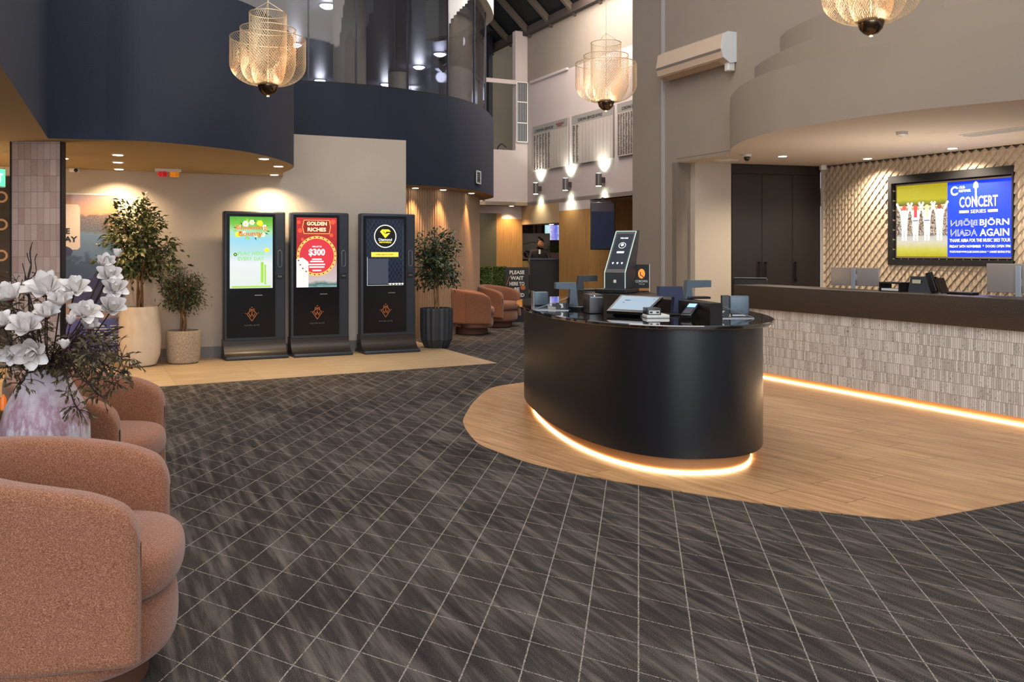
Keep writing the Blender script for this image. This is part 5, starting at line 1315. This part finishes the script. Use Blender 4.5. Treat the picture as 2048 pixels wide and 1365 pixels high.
# hung portrait screen
a = at(1181, 0, 16.9)[0]; w = at(1230, 0, 16.9)[0]-a
t = thing('wall_screen', 'tall portrait screen hanging dark blue against the timber recess', 'screen', (a, 16.9, 0), 0)
z0, z1 = zat(500, 16.9), zat(405, 16.9)
B().rbox(0, w, 0, .06, z0, z1, .008).make('case', M_black, t, smooth='auto')
B().rect(.015, w-.015, z0+.02, z1-.17, OX, XX, Z, .002).make('screen', G('#04102c', .35), t)
B().rect(.015, w-.015, z1-.17, z1-.02, OX, XX, Z, .002).make('upper_panel', mat('screen_plum', '#3a2c33', .3), t)
B().box(w*.45, w*.55, .02, .05, z1, SZ).make('bracket', M_black, t)
# host desk and person
Yd = 19.55; a = at(1060, 0, Yd)[0]; bx = at(1121, 0, Yd)[0]
t = thing('host_desk', 'dark host desk with the attendant behind it in the far hall', 'desk', (a, Yd, 0)); zt = zat(517, Yd)
B().box(0, bx-a, 0, .5, 0, zt-.03).make('body', mat('host_brown', '#120b09', .6), t); B().box(-.0, bx-a, -.02, .52, zt-.03, zt).make('desk_top', M_black, t)
px_ = at(1078, 0, 20.35)[0]
t = thing('person', 'attendant in a black jacket with tied dark hair leaning over the far host desk', 'person', (px_, 20.35, .10))
SK = mat('skin', '#c98a66', .5); HR = mat('dark_hair', '#17100d', .6); JK = mat('black_jacket', '#141214', .7)
vs = [(0, 0, .92), (0, 0, 1.1), (.0, -.04, 1.27), (.02, -.07, 1.345), (.03, -.10, 1.40), (-.16, -.03, 1.29), (-.22, -.06, 1.10), (-.18, -.22, 1.0), (.17, -.05, 1.28), (.24, -.10, 1.10), (.2, -.26, 1.03), (-.1, 0, .88), (-.1, 0, .48), (-.1, .02, .08), (.1, 0, .88), (.1, 0, .48), (.1, .02, .08), (-.1, -.1, .04), (.1, -.1, .04)]
es = [(0, 1), (1, 2), (2, 3), (3, 4), (2, 5), (5, 6), (6, 7), (2, 8), (8, 9), (9, 10), (0, 11), (11, 12), (12, 13), (13, 17), (0, 14), (14, 15), (15, 16), (16, 18)]
rr = [.14, .13, .13, .055, .05, .065, .05, .035, .065, .05, .035, .09, .06, .04, .09, .06, .04, .035, .035]
me = bpy.data.meshes.new('body'); me.from_pydata(vs, es, []); o = bpy.data.objects.new('body', me); C.objects.link(o); o.parent = t; me.materials.append(JK)
md = o.modifiers.new('s', 'SKIN'); 
for i, r in enumerate(rr): me.skin_vertices[0].data[i].radius = (r, r*.8 if i < 3 else r); 
me.skin_vertices[0].data[0].use_root = True
md2 = o.modifiers.new('ss', 'SUBSURF'); md2.levels = md2.render_levels = 2
hd = B()
def headf(u, v):
    a = u*2*math.pi; f = math.pi*v; x, y, z = math.sin(f)*math.cos(a), math.sin(f)*math.sin(a), -math.cos(f)
    w_ = .073*(1-.22*max(0, -z)); yy = y*.09
    if y < 0: yy -= .018*math.exp(-((x/.18)**2+((z+.05)/.2)**2))
    return Vector((x*w_, yy, z*.108))
Mh = Matrix.Translation((.035, -.12, 1.475)) @ Matrix.Rotation(R(22), 4, 'X') @ Matrix.Rotation(R(-8), 4, 'Y')
hd.grid(headf, 20, 16, M=Mh, wrap=True)
h_ = hd.make('head', SK, t, smooth=True)
B().grid(lambda u, v: Vector((math.sin(math.pi*v)*math.cos(u*2*math.pi)*.082, .02+math.sin(math.pi*v)*math.sin(u*2*math.pi)*.088, .028-math.cos(math.pi*v)*.098)), 18, 14, M=Mh, wrap=True).lathe([(.001, .0), (.03, .01), (.032, .04), (.001, .065)], 12, M=Mh @ Matrix.Translation((-.02, .04, .10))).make('hair', HR, t, smooth=True)
b = B(); [b.disc(x, .0, .008, Mh @ Vector((0, -.091, .015)), Mh.to_3x3() @ XX, Mh.to_3x3() @ Z, .004, n=8) for x in (-.028, .028)]; b.rect(-.02, .02, -.058, -.052, Mh @ Vector((0, -.091, .0)), Mh.to_3x3() @ XX, Mh.to_3x3() @ Z, .003); b.make('face_features', HR, h_)
B().prism(poly2((-.012, -.01), (.03, -.01), (.01, .0)), 0, .10, M=Matrix.Translation((.0, -.155, 1.24))).make('shirt', M_whitep, t)
b = B()
for sx, hx, hy, hz in ((-1, -.18, -.24, .99), (1, .2, -.28, 1.02)):
    b.rbox(hx-.03, hx+.03, hy-.05, hy+.02, hz-.015, hz+.015, .01)
    for k in range(4): b.tube([(hx-.023+k*.015, hy-.05, hz), (hx-.024+k*.016, hy-.085-.008*(k in (1, 2)), hz-.006), (hx-.024+k*.016, hy-.10-.01*(k in (1, 2)), hz-.02)], .0075, 6)
    b.tube([(hx-sx*.03, hy-.01, hz), (hx-sx*.048, hy-.045, hz-.005)], .008, 6)
b.make('hands', SK, t, smooth=True)
# things beyond the opening
def flat(name, label, cat, px0, px1, py0, py1, Y, m, part, extra=None):
    a = at(px0, py1, Y); c = at(px1, py0, Y); t = thing(name, label, cat, (a.x, Y, 0))
    B().box(0, c.x-a.x, 0, .05, a.z, c.z).make(part, m, t); return t, c.x-a.x, a.z, c.z
t, w, z0, z1 = flat('room_divider', 'pale grey partition banner with a round dark logo behind the attendant', 'partition', 1040, 1100, 467, 519, 22.5, mat('banner_grey', '#b5a392', .6), 'panel')
B().box(0, .03, -.0, .05, 0, z0).box(w-.03, w, 0, .05, 0, z0).make('leg', M_steel, t)
B().disc(.18, z0+.13, .09, OX, XX, Z, .003).make('logo', mat('logo_dark', '#2c2420', .6), t); B().line([(.14, z0+.18), (.2, z0+.14), (.17, z0+.10), (.24, z0+.07)], .02, OX, XX, Z, .005).make('logo_mark', mat('banner_light', '#c9b8a8', .6), t)
B().line([(.05, z1-.28), (.3, z1-.22), (.6, z1-.25)], .014, OX, XX, Z, .003).make('curved_line', mat('logo_dark', '#2c2420', .6), t)
t, w, z0, z1 = flat('wall_television', 'bright blue and white television glimpsed through the far opening', 'television', 1089, 1120, 449, 482, 24.6, M_black, 'case')
B().rect(.01, w-.01, z0+.02, z1-.02, OX, XX, Z, .003).make('screen', gradient_glow('far_tv', (1, 0, 0), 0, .45, [(0, '#9fe0e8'), (.3, '#d8f0f4'), (.45, '#b8a8e8'), (.7, '#5a6ad8'), (1, '#d8dcf4')], 1.0, 12, .5), t)
t = thing('planter_shrub', 'small green shrub on the ledge beyond the host desk', 'potted plant', (at(1110, 0, 22.3)[0], 22.3, 0))
b = B(); zc = zat(499, 22.3)
for i in range(260): leafy(b, Vector((random.gauss(0, .07), random.gauss(0, .05), zc+random.gauss(0, .05))), Vector((random.gauss(0, 1), random.gauss(0, 1), random.gauss(.4, 1))), .06, .03)
b.make('foliage', M_hedge, t); B().box(-.16, .2, -.1, .1, 0, zc-.08).make('planter_box', mat('ledge_pink', '#a88676', .6), t)
t = thing('dining_chair', 'cream upholstered chair left of the host desk in the far hall', 'chair', (at(1050, 0, 21)[0], 21, 0))
B().rbox(-.1, .11, 0, .05, .85, zat(522, 21), .03).make('backrest', mat('cream_fabric', '#d8b468', .8), t, smooth='auto'); B().rbox(-.18, .18, -.4, .0, .42, .5, .03).make('seat', mat('cream_fabric', '#d8b468', .8), t, smooth='auto')
for x in (-.15, .15):
    for y in (-.35, .02): B().box(x-.015, x+.015, y-.015, y+.015, 0, .85 if y > 0 else .42).make('leg', M_timber, t)
t = thing('stair_handrail', 'black curved handrail end on the upper landing by the pale wall', 'handrail', frontpt(1004, .4)+Z*3.6)
B().tube(catmull([(-.55, 0, .30), (-.35, 0, .16), (-.15, 0, .02), (-.08, 0, .16), (0, 0, .22), (.1, 0, .14)], 5), .015, 8).make('rail', M_black, t, smooth=True)
